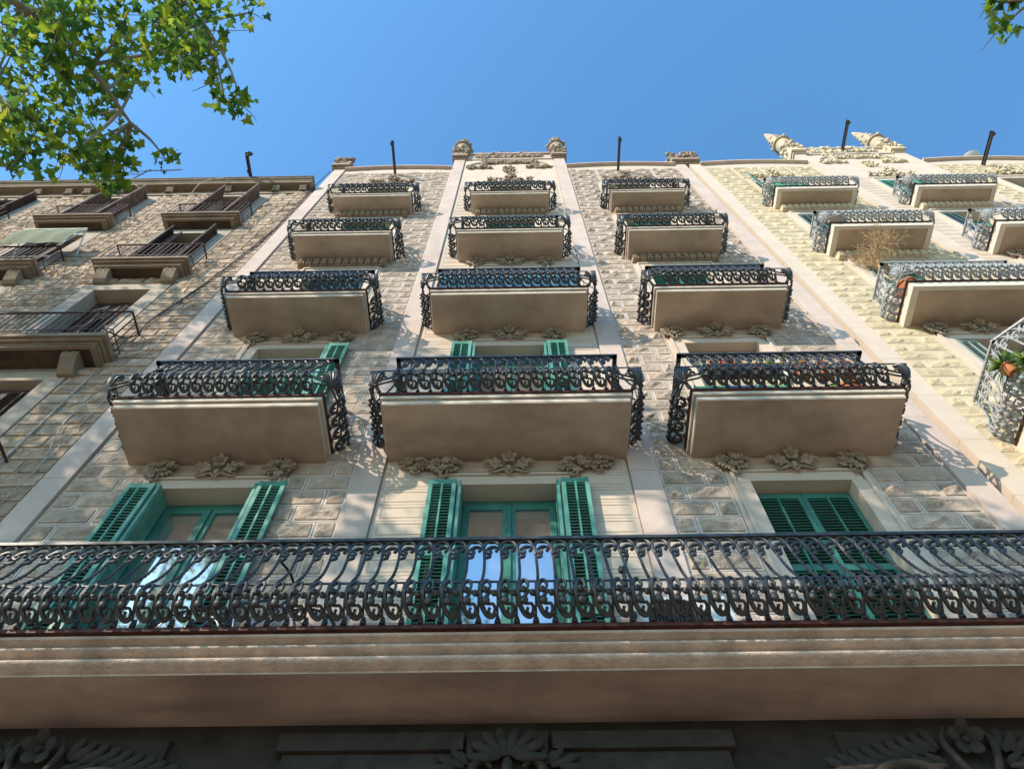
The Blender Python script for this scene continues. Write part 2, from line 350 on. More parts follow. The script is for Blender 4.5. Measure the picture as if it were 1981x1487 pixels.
def railing(parent, path, iron, corner=True):
    """belly railing along an open (x, d) path from the wall, round the front and back to the wall; z=0 is the slab top"""
    for h, n, w, t, nm in ((RAIL_H, -.08, .030, .019, 'handrail'), (.315, .148, .007, .007, 'belly_rail')):
        p = offset_path(path, n); b = MB()
        for (x0, d0), (x1, d1) in zip(p, p[1:]):
            dx, dy = x1 - x0, -(d1 - d0); l = math.hypot(dx, dy); ux, uy = dx / l, dy / l; e = w if nm == 'handrail' else 0
            b.obox(((x0 + x1) / 2, -(d0 + d1) / 2, h), (ux * (l / 2 + e), uy * (l / 2 + e), 0), (-uy * w, ux * w, 0), (0, 0, t))
        b.build(nm, M[iron], parent)
    for i, ((x0, d0), (x1, d1)) in enumerate(zip(path, path[1:])):
        dx, dd = x1 - x0, d1 - d0; l = math.hypot(dx, dd); a0 = .16 if (i > 0 and corner) else .02; a1 = .16 if (i < len(path) - 2 and corner) else .02
        n = max(1, int((l - a0 - a1) / PITCH + .35)); st = (l - a0 - a1) / n; ang = math.atan2(-dd, dx)
        for k in range(n):
            t = (a0 + (k + .5) * st) / l
            place('baluster', BAL[iron], parent, (x0 + dx * t, -(d0 + dd * t), 0), ang, (st / PITCH, 1, 1))
    if corner:
        for i in range(1, len(path) - 1):
            (xa, da), (x, d), (xb, db) = path[i - 1], path[i], path[i + 1]
            a1 = math.atan2(-(d - da), x - xa); a2 = math.atan2(-(db - d), xb - x)
            place('corner_palmette', PAL[iron], parent, (x, -d, 0), (a1 + a2) / 2)

def balcony(root, xl, xr, p, zs, h=.22, variant='A', rail=True, iron='iron', name='balcony'):
    """slab with stepped fascia; zs is the soffit height; returns the slab object whose origin is on the wall at the slab top"""
    xc = (xl + xr) / 2; hw = (xr - xl) / 2; b = MB(); zt = zs + h
    if variant == 'A':
        b.box(-hw + .05, hw - .05, -(p - .05), .0, -h, -h + .018, 0)
        b.box(-hw + .045, hw - .045, -(p - .045), -.0, -h + .018, -h + .085, 1)
        b.box(-hw + .065, hw - .065, -(p - .065), -.0, -h + .085, -h + .105, 1)
        b.box(-hw + .015, hw - .015, -(p - .015), -.0, -h + .105, -.045, 1)
        b.box(-hw + .03, hw - .03, -(p - .03), -.0, -.045, -.002, 1)
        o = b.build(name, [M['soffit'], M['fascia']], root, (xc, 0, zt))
        st = .045
    else:
        b.box(-hw + .02, hw - .02, -(p - .02), 0, -h + .03, -.03, 1)
        for x0, x1, y0, y1 in ((-hw + .02, -hw + .14, -(p - .02), 0), (hw - .14, hw - .02, -(p - .02), 0), (-hw + .141, hw - .141, -(p - .02), -(p - .10))):
            b.box(x0, x1, y0, y1, -h, -h + .0295, 1)
        b.box(-hw + .142, hw - .142, -(p - .102), 0, -h + .018, -h + .0297, 0)
        o = b.build(name, [M['b_soffit'], M['b_fascia']], root, (xc, 0, zt)); st = .03
    s = MB(); w = .05
    s.box(-hw - .008, hw + .008, -p - .008, -p + w, -st, 0); s.box(-hw - .008, -hw + w, -p + w + .001, 0, -st, 0); s.box(hw - w, hw + .008, -p + w + .001, 0, -st, 0)
    s.build('edge_strip', M['strip'], o)
    if rail: railing(o, [(-hw, 0), (-hw, p), (hw, p), (hw, 0)], iron)
    return o

# ------------------------------------------------------------------ walls, stones
def wall_mesh(x0, x1, z0, z1, ops, y=0.0, depth=.32, back=.6):
    """front sheet with openings (xa, xb, za, zb), reveals and a solid rear"""
    b = MB(); xs = sorted({x0, x1, *[o[0] for o in ops], *[o[1] for o in ops]}); zs = sorted({z0, z1, *[o[2] for o in ops], *[o[3] for o in ops]})
    for i in range(len(xs) - 1):
        for j in range(len(zs) - 1):
            xm, zm = (xs[i] + xs[i + 1]) / 2, (zs[j] + zs[j + 1]) / 2
            if any(o[0] < xm < o[1] and o[2] < zm < o[3] for o in ops): continue
            b.add([(xs[i], y, zs[j]), (xs[i + 1], y, zs[j]), (xs[i + 1], y, zs[j + 1]), (xs[i], y, zs[j + 1])], [(0, 1, 2, 3)])
    for a, c, e, f in ops:
        d = y + depth
        b.add([(a, y, e), (a, d, e), (a, d, f), (a, y, f)], [(0, 1, 2, 3)], 1); b.add([(c, y, e), (c, d, e), (c, d, f), (c, y, f)], [(3, 2, 1, 0)], 1)
        b.add([(a, y, f), (c, y, f), (c, d, f), (a, d, f)], [(0, 1, 2, 3)], 1); b.add([(a, y, e), (c, y, e), (c, d, e), (a, d, e)], [(3, 2, 1, 0)], 1)
        b.add([(a, d, e), (c, d, e), (c, d, f), (a, d, f)], [(0, 1, 2, 3)], 2)
    b.box(x0, x1, y + back, y + back + .3, z0, z1); b.box(x0, x1, y + .002, y + back, z1 - .001, z1 + .03)
    return b

def stone_data(w, h, rough, rr, gap=.005, marg=.032):
    """one drafted block: flat margin and a rock faced boss; origin at its centre, wall at y=0, outward is -y"""
    V = []; F = []; Mi = []; a = w / 2 - gap; c = h / 2 - gap; yo = -.012
    V += [(-a, 0, -c), (a, 0, -c), (a, 0, c), (-a, 0, c), (-a, yo, -c), (a, yo, -c), (a, yo, c), (-a, yo, c)]
    F += [(0, 1, 5, 4), (1, 2, 6, 5), (2, 3, 7, 6), (3, 0, 4, 7)]; Mi += [1] * 4
    ia, ic = a - marg, c - marg; V += [(-ia, yo, -ic), (ia, yo, -ic), (ia, yo, ic), (-ia, yo, ic)]
    F += [(4, 5, 9, 8), (5, 6, 10, 9), (6, 7, 11, 10), (7, 4, 8, 11)]; Mi += [1] * 4
    nx = 8 if w > .45 else 5; nz = 5; base = len(V)
    planes = [(rr.uniform(.016, .045) * rough, rr.uniform(-.05, .05) * rough, rr.uniform(-.10, .10) * rough) for _ in range(5)]
    cut = rr.uniform(-.6, .6); cs = rr.uniform(-1.2, 1.2)
    for j in range(nz):
        for i in range(nx):
            u = -ia + 2 * ia * i / (nx - 1); v = -ic + 2 * ic * j / (nz - 1); edge = i in (0, nx - 1) or j in (0, nz - 1)
            if edge: hgt = .010 * rough if rough > 1.1 else .006
            else:
                hgt = min(p[0] + p[1] * u / .3 + p[2] * v / .3 + .012 for p in planes) + rr.uniform(-.007, .009) * rough
                if (u / ia - cut - cs * v / ic) > 0: hgt -= .012 * rough
                hgt = max(.006, hgt); u += rr.uniform(-.012, .012); v += rr.uniform(-.010, .010)
            V.append((u, yo - hgt, v))
    for j in range(nz - 1):
        for i in range(nx - 1):
            q = base + j * nx + i; F.append((q, q + 1, q + 1 + nx, q + nx)); Mi.append(0)
    rim = [base + i for i in range(nx)] + [base + j * nx + nx - 1 for j in range(1, nz)] + [base + (nz - 1) * nx + i for i in range(nx - 2, -1, -1)] + [base + j * nx for j in range(nz - 2, 0, -1)]
    k = len(V); V += [(V[i][0], yo, V[i][2]) for i in rim]
    for t in range(len(rim)):
        t2 = (t + 1) % len(rim); F.append((k + t, k + t2, rim[t2], rim[t])); Mi.append(0)
    return V, F, Mi

class Stones:
    def __init__(s, root, mats, rough, seed, gap=.005, marg=.032): s.gap = gap; s.marg = marg; s.root = root; s.mats = mats; s.rough = rough; s.rr = random.Random(seed); s.cache = {}; s.items = []
    def put(s, x0, x1, z0, z1):
        s.items.append((z0, x0, x1, z1))
    def course(s, xa, xb, z0, z1, k, long=.64, short=.30):
        w = xb - xa
        if w < .12: return
        if w <= .5: s.put(xa, xb, z0, z1); return
        n = max(1, round(w / (long + short))); unit = w / n; r = short / (long + short)
        for i in range(n):
            m = xa + i * unit + unit * (r if k % 2 else 1 - r); s.put(xa + i * unit, m, z0, z1); s.put(m, xa + (i + 1) * unit, z0, z1)
    def data(s, w, h, v):
        key = (round(w, 3), round(h, 3), v)
        if key not in s.cache:
            s.cache[key] = [stone_data(w, h, s.rough, s.rr, s.gap, s.marg), None]
        return s.cache[key]
    def finish(s, nmax=300, nvar=5, keyf=None):
        items = sorted(s.items, key=keyf or (lambda t: t[0])); bv = []; bf = []; bm = []
        for i, (z0, x0, x1, z1) in enumerate(items):
            e = s.data(x1 - x0, z1 - z0, s.rr.randrange(nvar)); (V, F, Mi), me = e; cx, cz = (x0 + x1) / 2, (z0 + z1) / 2
            if i < nmax:
                if me is None:
                    me = bpy.data.meshes.new('stone'); me.from_pydata(V, [], F); [me.materials.append(m) for m in s.mats]; me.polygons.foreach_set('material_index', Mi); e[1] = me
                place('stone', me, s.root, (cx, 0, cz))
            else:
                b = len(bv); bv += [(x + cx, y, z + cz) for x, y, z in V]; bf += [tuple(q + b for q in f) for f in F]; bm += Mi
        if bv:
            me = bpy.data.meshes.new('upper_stonework'); me.from_pydata(bv, [], bf); [me.materials.append(m) for m in s.mats]; me.polygons.foreach_set('material_index', bm)
            tag(place('upper_stonework', me, s.root), kind='stuff')

# ------------------------------------------------------------------ carved ornaments
def rotm(ax, a): return Matrix.Rotation(a, 3, ax)
def flower(b, c, r, tilt=0.0, seg=7):
    c = Vector(c); q = rotm('X', tilt)
    for k in range(5):
        a = 2 * math.pi * k / 5 + .3; rad = Vector((math.cos(a), 0, math.sin(a))); up_ = Vector((0, -1, 0)); tan = rad.cross(up_)
        e = (rad * .86 - up_ * -.5).normalized(); nn = e.cross(tan)
        B3 = Matrix((e, tan, nn)).transposed(); B3 = q @ B3
        b.ball(c + q @ (rad * r * .56) + Vector((0, -r * .22, 0)), (r * .46, r * .40, r * .11), seg, 5, M=B3)
    b.ball(c + q @ Vector((0, -r * .16, 0)), r * .19, 7, 5); b.ball(c + Vector((0, .02, 0)), (r * .5, r * .22, r * .5), 7, 4)
def leaf3(b, p, d, L, w, out=.03):
    p = Vector(p); d = Vector(d).normalized(); t = d.cross(Vector((0, -1, 0))); t = t.normalized() if t.length > 1e-4 else Vector((1, 0, 0)); nn = d.cross(t)
    for s in (-1, 1):
        m = p + d * L * .5 + t * s * w * .3 + Vector((0, -out, 0)); B3 = Matrix(((d + t * s * .25).normalized(), (t - d * s * .25).normalized(), nn)).transposed(); b.ball(m, (L * .55, w * .36, w * .22), 7, 5, M=B3)
def lumps(b, x0, x1, y0, y1, z0, z1, n, r0, r1, rr):
    for _ in range(n):
        r = rr.uniform(r0, r1); M3 = Matrix.Rotation(rr.uniform(0, 3), 3, 'Y') @ Matrix.Rotation(rr.uniform(-.6, .6), 3, 'X')
        b.ball((rr.uniform(x0, x1), rr.uniform(y0, y1), rr.uniform(z0, z1)), (r, r * .7, r * rr.uniform(.5, 1.0)), 6, 4, M=M3)
def centre_ornament(m):
    b = MB(); flower(b, (0, -.08, .13), .125, .3, 8); flower(b, (-.20, -.06, .02), .095, .2, 8); flower(b, (.20, -.06, .02), .095, .2, 8)
    for s in (-1, 1):
        b.tube(smoothpath([(0, -.04, -.20), (s * .07, -.06, -.12), (s * .15, -.05, -.14), (s * .24, -.04, -.16), (s * .28, -.04, -.12), (s * .23, -.05, -.10)], 3), [.014, .018, .02, .022, .023, .023, .022, .02, .02, .018, .018, .016, .014, .012, .01, .008], 6)
        for k, (ax, az) in enumerate(((.9, .2), (.75, -.5), (.4, .95), (.98, .55))): leaf3(b, (s * (.08 + .05 * k), -.04, -.04 + .03 * k), (s * ax, 0, az), .15, .08)
    b.ball((0, -.05, -.07), (.045, .04, .08), 8, 6); b.box(-.16, .16, -.02, .03, -.1, .1); return b.mesh('floral_ornament', m, 60)
def corner_ornament(m, rr):
    b = MB(); b.box(-.16, .16, -.03, .03, -.12, .12)
    for k in range(13):
        a = rr.uniform(0, 6.28); q = rr.random() ** .6
        flower(b, (math.cos(a) * q * .19, -.05 - .05 * (1 - q), math.sin(a) * q * .14), rr.uniform(.05, .075), rr.uniform(-.3, .5), 6)
    for k in range(14):
        a = rr.uniform(0, 6.28); leaf3(b, (math.cos(a) * .12, -.03, math.sin(a) * .09), (math.cos(a), 0, math.sin(a)), .13, .07, .02)
    b.tube(smoothpath([(-.02, -.02, -.12), (-.06, -.04, -.22), (.0, -.04, -.29), (.05, -.03, -.25), (.02, -.03, -.21)], 3), .02, 6)
    return b.mesh('floral_ornament', m, 60)
ORN_C = centre_ornament(M['carved']); ORN_S = [corner_ornament(M['carved'], random.Random(k)) for k in (1, 2)]

def frieze_mesh(w, m, rr):
    b = MB(); n = int(w / .15); b.box(-w / 2, w / 2, -.06, 0, -.13, .13)
    for i in range(n):
        x = -w / 2 + (i + .5) * w / n
        b.box(x - .065, x + .065, -.12, -.06, -.11, .12); b.ball((x, -.125, .02), (.045, .03, .06), 6, 4); b.ball((x, -.12, -.085), (.03, .03, .03), 5, 4)
        b.tube([(x - .05, -.125, -.05), (x - .03, -.14, .07), (x + .03, -.14, .08), (x + .05, -.125, -.04)], .014, 5)
    return b.mesh('carved_frieze', m, 45)

# ------------------------------------------------------------------ windows and shutters
def window(root, xc, w, z0, z1, y=.22, m='green', blind=False, tran=.86):
    f = MB(); a = w / 2; t = .055; h = z1 - z0
    f.box(-a, -a + t, 0, .07, 0, h); f.box(a - t, a, 0, .07, 0, h); f.box(-a + t, a - t, 0, .07, h - .09, h)
    lw = a - t
    panes = []
    for s in (-1, 1):
        x0, x1 = (-lw, -.004) if s < 0 else (.004, lw)
        f.box(x0, x0 + .075, -.012, .045, 0, h - .092); f.box(x1 - .075, x1, -.012, .045, 0, h - .092)
        for za, zb in ((0, .14), (tran - .03, tran + .03), (h - .18, h - .092)): f.box(x0 + .075, x1 - .075, -.01, .043, za, zb)
        panes += [(x0 + .075, x1 - .075, .14, tran - .03), (x0 + .075, x1 - .075, tran + .03, h - .18)]
    f.box(-.02, .02, -.035, -.012, .05, h - .12)
    o = f.build('window', M[m], root, (xc, y, z0))
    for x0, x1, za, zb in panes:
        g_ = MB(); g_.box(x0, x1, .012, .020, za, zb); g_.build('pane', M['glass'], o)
    if blind:
        q = MB(); q.box(-a + .02, a - .02, -.05, -.04, h - 1.3, h - .02); q.tube([(-a + .02, -.05, h - .05), (a - .02, -.05, h - .05)], .035, 8); q.build('roller_blind', M['blind'], o)
    return o

_sh = {}
def shutter_mesh(w, h, m, cols=2):
    key = (round(w, 3), round(h, 3), m, cols)
    if key in _sh: return _sh[key]
    f = MB(); s = .05; t = .036
    f.box(0, s, 0, t, 0, h); f.box(w - s, w, 0, t, 0, h)
    rails = [0, .9, 1.75, h - .10] if h > 2.4 else [0, h * .5, h - .09]
    for i, z in enumerate(rails): f.box(s, w - s, .002, t - .002, z, z + (.12 if i == 0 else .09))
    f.box(w / 2 - .011, w / 2 + .011, -.012, .02, .12, h - .10)
    sl = MB()
    for i in range(len(rails) - 1):
        za = rails[i] + (.12 if i == 0 else .09); zb = rails[i + 1]; n = int((zb - za) / .052)
        for k in range(n):
            z = za + (k + .5) * (zb - za) / n
            sl.obox((w / 2, .018, z), (w / 2 - s, 0, 0), (0, .020, .020), (0, -.0035, .0035))
    _sh[key] = (f.mesh('shutter', M[m]), sl.mesh('louvre_slats', M[m])); return _sh[key]
def shutter(root, x, y, z, w, h, m='green', ang=0.0):
    a, b = shutter_mesh(w, h, m); o = place('shutter', a, root, (x, y, z), ang); tag(place('louvre_slats', b, o), kind='stuff'); return o
def open_pack(root, xe, side, z0, h, w=.33, m='green', out=.10):
    """bifold pair: one leaf in the reveal, one folded flat in front of the wall; side -1 opens to -x"""
    if side < 0:
        shutter(root, xe + .003, .20, z0, .31, h, m, -math.pi / 2); shutter(root, xe - w - .02, -out - .036, z0, w, h, m)
        shutter(root, xe - w + .015, -out + .012, z0, w - .03, h - .01, m)
    else:
        shutter(root, xe - .039, .20, z0, .31, h, m, -math.pi / 2); shutter(root, xe + .02, -out - .036, z0, w, h, m)
        shutter(root, xe + .015, -out + .012, z0, w - .03, h - .01, m)
def closed_pair(root, xc, w, z0, h, m='green', y=.10):
    n = 2; lw = w / 2 / 1
    for k in range(2): shutter(root, xc - w / 2 + .004 + k * (w / 2), y, z0, w / 2 - .006, h, m)

def surround(root, xc, w, z0, z1, m, style='moulded'):
    b = MB(); a = w / 2
    for s in (-1, 1):
        for (i, o, d) in ((.002, .17, .035), (.172, .215, .06), (.217, .27, .022)):
            b.box(*(sorted((xc + s * (a + i), xc + s * (a + o)))), -d, .012, z0, z1 + (i if style == 'moulded' else 0))
    for (i, o, d) in ((.002, .17, .036), (.172, .215, .061), (.217, .27, .024)):
        b.box(xc - a - o + .02, xc + a + o - .02, -d, .012, z1 + i, z1 + o)
    q = MB(); q.box(xc - a - .20, xc + a + .20, -.03, .012, z1 + .275, z1 + .50); q.build('lintel_frieze', M['soffit'], root)  # darker soffit colour puts the shade below the slab into this band
    return b.build('window_surround', m, root)

# ------------------------------------------------------------------ the twin apartment building
SZ = [5.70, 9.62, 13.58, 17.42, 21.31]         # soffit heights
XC = [-3.76, -0.115, 3.43]                     # window centres
BX = [[None, None, None], [(-5.06, -2.42), (-1.72, 1.44), (2.17, 4.82)], [(-5.0, -2.57), (-1.49, 1.25), (2.36, 4.66)], [(-4.86, -2.68), (-1.29, 1.06), (2.42, 4.53)], [(-4.84, -2.71), (-1.17, .935), (2.51, 4.52)]]
BP = [0.90, 0.90, 0.79, 0.71, 0.58]
PIL = [(-5.94, -5.585), (-2.045, -1.69), (1.383, 1.737), (5.317, 5.645)]
BAYS = [(-5.585, -2.045), (-1.69, 1.383), (1.737, 5.317)]
OPW = 1.22
def apartment(x0, V):
    A = V == 'A'
    root = empty('apartment_building', (x0, 0, 0))
    mb = [M['boss'], M['margin']] if A else [M['b_boss'], M['b_margin']]; mc = M['cream'] if A else M['b_cream']; mp = M['pilaster'] if A else M['b_cream']
    ops = []; tops = []
    for r in range(5):
        zb = SZ[r] + .22; zt = (SZ[r + 1] - .55) if r < 4 else 24.3; tops.append((zb, zt))
        for xc in XC: ops.append((xc - OPW / 2, xc + OPW / 2, zb, zt))
    xe = 5.645 if A else 5.30
    w = wall_mesh(-5.94, xe, 0, 26.4, ops); w.build('wall', [M['wall'] if A else M['b_margin'], mc, M['dark']], root)
    # pilasters
    for i, (a, c) in enumerate(PIL if A else PIL[:3]):
        top = 28.1 if i in (1, 2) else 26.85
        b = MB(); b.box(a + .006, c - .006, -.047, .3, 0, top); pl = b.build('pilaster', mp, root)
        z = 5.70 if A else 7.5
        while z < top - .05:
            z1 = min(z + 1.2, top); q = MB(); q.box(a, c, -.055, -.0475, z + .0025, z1 - .0025); q.box(a, a + .0055, -.0474, .06, z + .0025, z1 - .0025); q.box(c - .0055, c, -.0474, .06, z + .0025, z1 - .0025); q.build('pilaster_block', mp, pl); z = z1
    # stones of the side bays
    st = Stones(root, mb, 1.2 if A else .75, 5 if A else 9)
    for bay in (0, 2):
        xa, xb = BAYS[bay]; xb = min(xb, xe); xc = XC[bay]; k = 0; z = 6.02 if A else 7.52
        while z < 26.2:
            z1 = z + .30; row = None
            for zb, zt in tops:
                if z1 > zb + .02 and z < zt + .52: row = (zb, zt)
            if row: st.course(xa + .012, xc - OPW / 2 - .275, z, z1, k); st.course(xc + OPW / 2 + .275, xb - .012, z, z1, k + 1)
            else: st.course(xa + .012, xb - .012, z, z1, k)
            z = z1; k += 1
    st.finish(300, keyf=(lambda t: t[0]) if A else (lambda t: t[0] + 1.2 * t[1]))
    # flat ashlar of the middle bay
    xa, xb = BAYS[1]; xc = XC[1]; z = 6.02 if A else 13.8; blocks = []; k = 0
    cache = {}
    while z < 24.6:
        for (a, c) in ((xa + .01, xc - OPW / 2 - .275), (xc + OPW / 2 + .275, xb - .01)):
            wd = round(c - a, 3)
            if wd not in cache:
                q = MB(); h2 = .15; ww = wd / 2 - .003; q.box(-ww, ww, -.012, 0, -h2 + .003, h2 - .003)
                for p in ((-ww + .07, ww - .07, -h2 + .055, -h2 + .061), (-ww + .07, ww - .07, h2 - .061, h2 - .055), (-ww + .07, -ww + .076, -h2 + .062, h2 - .062), (ww - .076, ww - .07, -h2 + .062, h2 - .062)):
                    q.box(p[0], p[1], -.0175, -.0125, p[2], p[3])
                cache[wd] = q.mesh('ashlar_block', mc)
            place('ashlar_block', cache[wd], root, ((a + c) / 2, 0, z + .15))
        z += .30; k += 1
    b = MB(); b.box(xa + .01, xb - .01, -.012, .05, 24.62, 28.15); b.build('gable_panel', mc, root)
    # windows
    for r in range(5):
        zb, zt = tops[r]; h = zt - zb
        for i, xc in enumerate(XC):
            surround(root, xc, OPW, zb, zt, mc)
            lid = SZ[r + 1] if r < 4 else None
            if r < 4 and not (r >= 2 and i != 1) and not (r == 3):
                place('floral_ornament', ORN_C, root, (xc, -.05, zt + .32), 0, (.88, .88, .88))
                dx = .80 if i == 1 and r == 0 else .74
                place('floral_ornament', ORN_S[0], root, (xc - dx, -.05, zt + .36), 0, (.9, .9, .9)); place('floral_ornament', ORN_S[1], root, (xc + dx, -.05, zt + .36), 0, (-.9, .9, .9))
                if i == 1 and r == 0:
                    place('floral_ornament', ORN_S[1], root, (xc - 1.16, -.03, zt + .42), 0, (1, .9, .7)); place('floral_ornament', ORN_S[0], root, (xc + 1.12, -.03, zt + .42), 0, (1, .9, .7))
            elif r < 4:
                bx = BX[r + 1][i]; fw_ = bx[1] - bx[0] - .25
                key = 'frz%.2f%s' % (fw_, V)
                if key not in _sh: _sh[key] = frieze_mesh(fw_, M['carved'] if A else M['b_margin'], rnd)
                place('carved_frieze', _sh[key], root, ((bx[0] + bx[1]) / 2, -.02, lid - .14))
            else:
                q = MB(); rr = random.Random(i + 20); lumps(q, -.7, .7, -.1, -.02, -.1, .12, 46, .035, .075, rr); lumps(q, -.15, .15, -.16, -.05, .05, .45, 22, .04, .085, rr)
                for s in (-1, 1): flower(q, (s * .62, -.08, .10), .13); flower(q, (s * .3, -.08, .06), .10)
                flower(q, (0, -.14, .36), .15)
                q.build('window_crest', M['carved'] if A else M['b_margin'], root, (xc, 0, zt + .62), smooth=60)
    return root, tops
A, TOPS = apartment(0.0, 'A')
tag(A, 'apartment house with grey rock-faced stone, black scrolled balconies and bright green shutters', 'building')
B, _ = apartment(11.72, 'B')
tag(B, 'apartment house with yellow stone, grey weathered scrolled balconies and cone-topped roof piers', 'building')

def parapet(root, V):
    A_ = V == 'A'; mc = M['cream'] if A_ else M['b_cream']; mcv = M['carved'] if A_ else M['b_margin']; mp = M['pilaster'] if A_ else M['b_cream']
    for bi in (0, 2):
        xa, xb = BAYS[bi]; n = 14
        xb = min(xb, 5.30) if not A_ else xb
        top = [(xa + (xb - xa) * i / n, 26.78 + .22 * math.sin(math.pi * i / n)) for i in range(n + 1)]
        b = MB(); b.prism([(xa, 26.41)] + top[::1] + [(xb, 26.41)], -.012, .35); b.build('parapet_panel', mc, root)
        b = MB()
        for j in range(n):
            (u0, v0), (u1, v1) = top[j], top[j + 1]
            b.add([(u0, -.13, v0 + .004), (u1, -.13, v1 + .004), (u1, .4, v1 + .004), (u0, .4, v0 + .004), (u0, -.13, v0 + .075), (u1, -.13, v1 + .075), (u1, .4, v1 + .075), (u0, .4, v0 + .075)],
                  [(0, 3, 2, 1), (4, 5, 6, 7), (0, 1, 5, 4), (2, 3, 7, 6)] + ([(3, 0, 4, 7)] if j == 0 else []) + ([(1, 2, 6, 5)] if j == n - 1 else []))
        b.build('parapet_coping', mp, root)
    for i, (a, c) in enumerate(PIL if A_ else PIL[:3]):
        xc = (a + c) / 2; tall = i in (1, 2); zb = 28.12 if tall else 26.87; rr = random.Random(40 + i); hw = .26 if tall else .29
        if i == 3: xc = 5.70; hw = .46
        if not A_ and i == 0: continue
        b = MB()
        b.box(xc - hw + .04, xc + hw - .04, -.10, .42, zb, zb + .10); b.box(xc - hw, xc + hw, -.20, .48, zb + .10, zb + .32)
        b.box(xc - hw + .03, xc + hw - .03, -.17, .45, zb + .32, zb + .95)
        lumps(b, xc - hw + .02, xc + hw - .02, -.25, -.15, zb + .34, zb + .98, int(90 * hw), .04, .085, rr)
        lumps(b, xc - hw - .02, xc - hw + .05, -.15, .3, zb + .34, zb + .95, 14, .04, .08, rr); lumps(b, xc + hw - .05, xc + hw + .02, -.15, .3, zb + .34, zb + .95, 14, .04, .08, rr)
        for s in (-1, 1):
            for yy in (-.18, .1, .38): b.ball((xc + s * hw, yy, zb + 1.0), (.075, .075, .11), 7, 5)
        b.ball((xc, -.18, zb + 1.0), (.075, .075, .10), 7, 5)
        cap = b.build('pier_cap', mcv, root, smooth=55)
        if tall:
            b = MB(); z = zb + .95
            b.lathe([(.27, z), (.27, z + .85), (.34, z + .88), (.34, z + .98), (.29, z + 1.0), (.24, z + 1.4), (.17, z + 2.1), (.08, z + 2.8), (.03, z + 3.1)], (xc, -.02, 0), 20)
            for k in range(8):
                a_ = k * math.pi / 4 + .2; b.ball((xc + .33 * math.cos(a_), -.02 + .33 * math.sin(a_), z + 1.06), (.07, .07, .11), 6, 4); b.ball((xc + .28 * math.cos(a_), -.02 + .28 * math.sin(a_), z + .2), (.07, .07, .1), 6, 4)
                a_ += .4; b.ball((xc + .20 * math.cos(a_), -.02 + .20 * math.sin(a_), z + 1.75), (.06, .06, .10), 6, 4); b.ball((xc + .11 * math.cos(a_), -.02 + .11 * math.sin(a_), z + 2.5), (.04, .04, .08), 6, 4)
            b.build('pinnacle', M['carved'] if A_ else M['b_weathered'], root, smooth=50)
    # middle gable: frieze, arch moulding, sprays
    xa, xb = BAYS[1]; rr = random.Random(77)
    b = MB(); b.box(xa, xb, -.05, .35, 28.16, 28.30); b.box(xa, xb, -.02, .35, 28.30, 28.95); b.box(xa, xb, -.09, .38, 28.95, 29.05); b.build('gable_frieze', mp, root)
    b = MB(); b.box(xa + .4, xb - .4, -.045, -.021, 28.5, 28.8); lumps(b, xa + .35, xb - .35, -.06, -.03, 28.45, 28.85, 60, .06, .11, rr); b.build('gable_carving', mcv, root, smooth=55)
    for x in (-.6, .3):
        b = MB(); b.box(x - .15, x + .15, -.05, .1, 29.0, 29.22); lumps(b, x - .15, x + .15, -.08, -.02, 29.02, 29.22, 14, .05, .08, rr); [b.ball((x + dx, -.04, 29.24 + .05 * (abs(dx) < .1)), (.05, .05, .085), 6, 4) for dx in (-.15, -.05, .05, .15)]
        b.build('gable_cresting', mcv, root, smooth=55)
    for x in (-1.1, -.15, .85):
        b = MB(); b.ball((x, -.04, 29.08), (.13, .08, .07), 8, 5); b.ball((x, -.05, 29.13), (.06, .05, .05), 6, 4); b.build('gable_boss', mcv, root, smooth=55)
    b = MB(); xm = (xa + xb) / 2
    b.tube([(xm + 1.42 * math.cos(t), -.03, 26.95 + 1.0 * math.sin(t)) for t in [math.pi * i / 20 for i in range(21)]], .035, 6); b.build('arch_moulding', mp, root, smooth=50)
    def spray(*regs):
        b = MB()
        for (u0, u1, w0, w1, n) in regs:
            b.box(u0 + .02, u1 - .02, -.04, .0, w0 + .02, w1 - .02); lumps(b, u0, u1, -.09, -.03, w0, w1, n, .05, .085, rr)
        b.build('gable_spray', mcv, root, smooth=55)
    for s in (-1, 1): spray((xm + s * .95 - .42, xm + s * .95 + .42, 26.75, 26.98, 26), (xm + s * .85 - .08, xm + s * .85 + .08, 26.9, 28.25, 24))
    spray((xm - .75, xm + .75, 27.45, 27.72, 44)); spray((xm - .18, xm + .18, 26.2, 26.85, 24))
    # hoisting beams with pulley
    for bi, xc in enumerate(XC):
        if (bi == 1 and A_) or (bi == 0 and not A_): continue
        b = MB(); z = 26.1 if bi != 1 else 28.6
        b.box(xc - .11, xc - .045, -1.08, .3, z - .02, z); b.box(xc - .085, xc - .07, -1.08, .3, z, z + .10); b.box(xc - .11, xc - .045, -1.08, .3, z + .10, z + .12)
        b.lathe([(.055, -.02), (.03, 0), (.055, .02)], (xc - .078, -1.0, z - .07), 10); b.tube([(xc - .15, -1.0, z + .05), (xc - .005, -1.0, z + .05)], .012, 6)
        b.build('hoist_beam', M['iron'], root)
parapet(A, 'A'); parapet(B, 'B')

# balconies of the grey house
for r in range(1, 5):
    for i in range(3):
        xl, xr = BX[r][i]; balcony(A, xl, xr, BP[r], SZ[r])
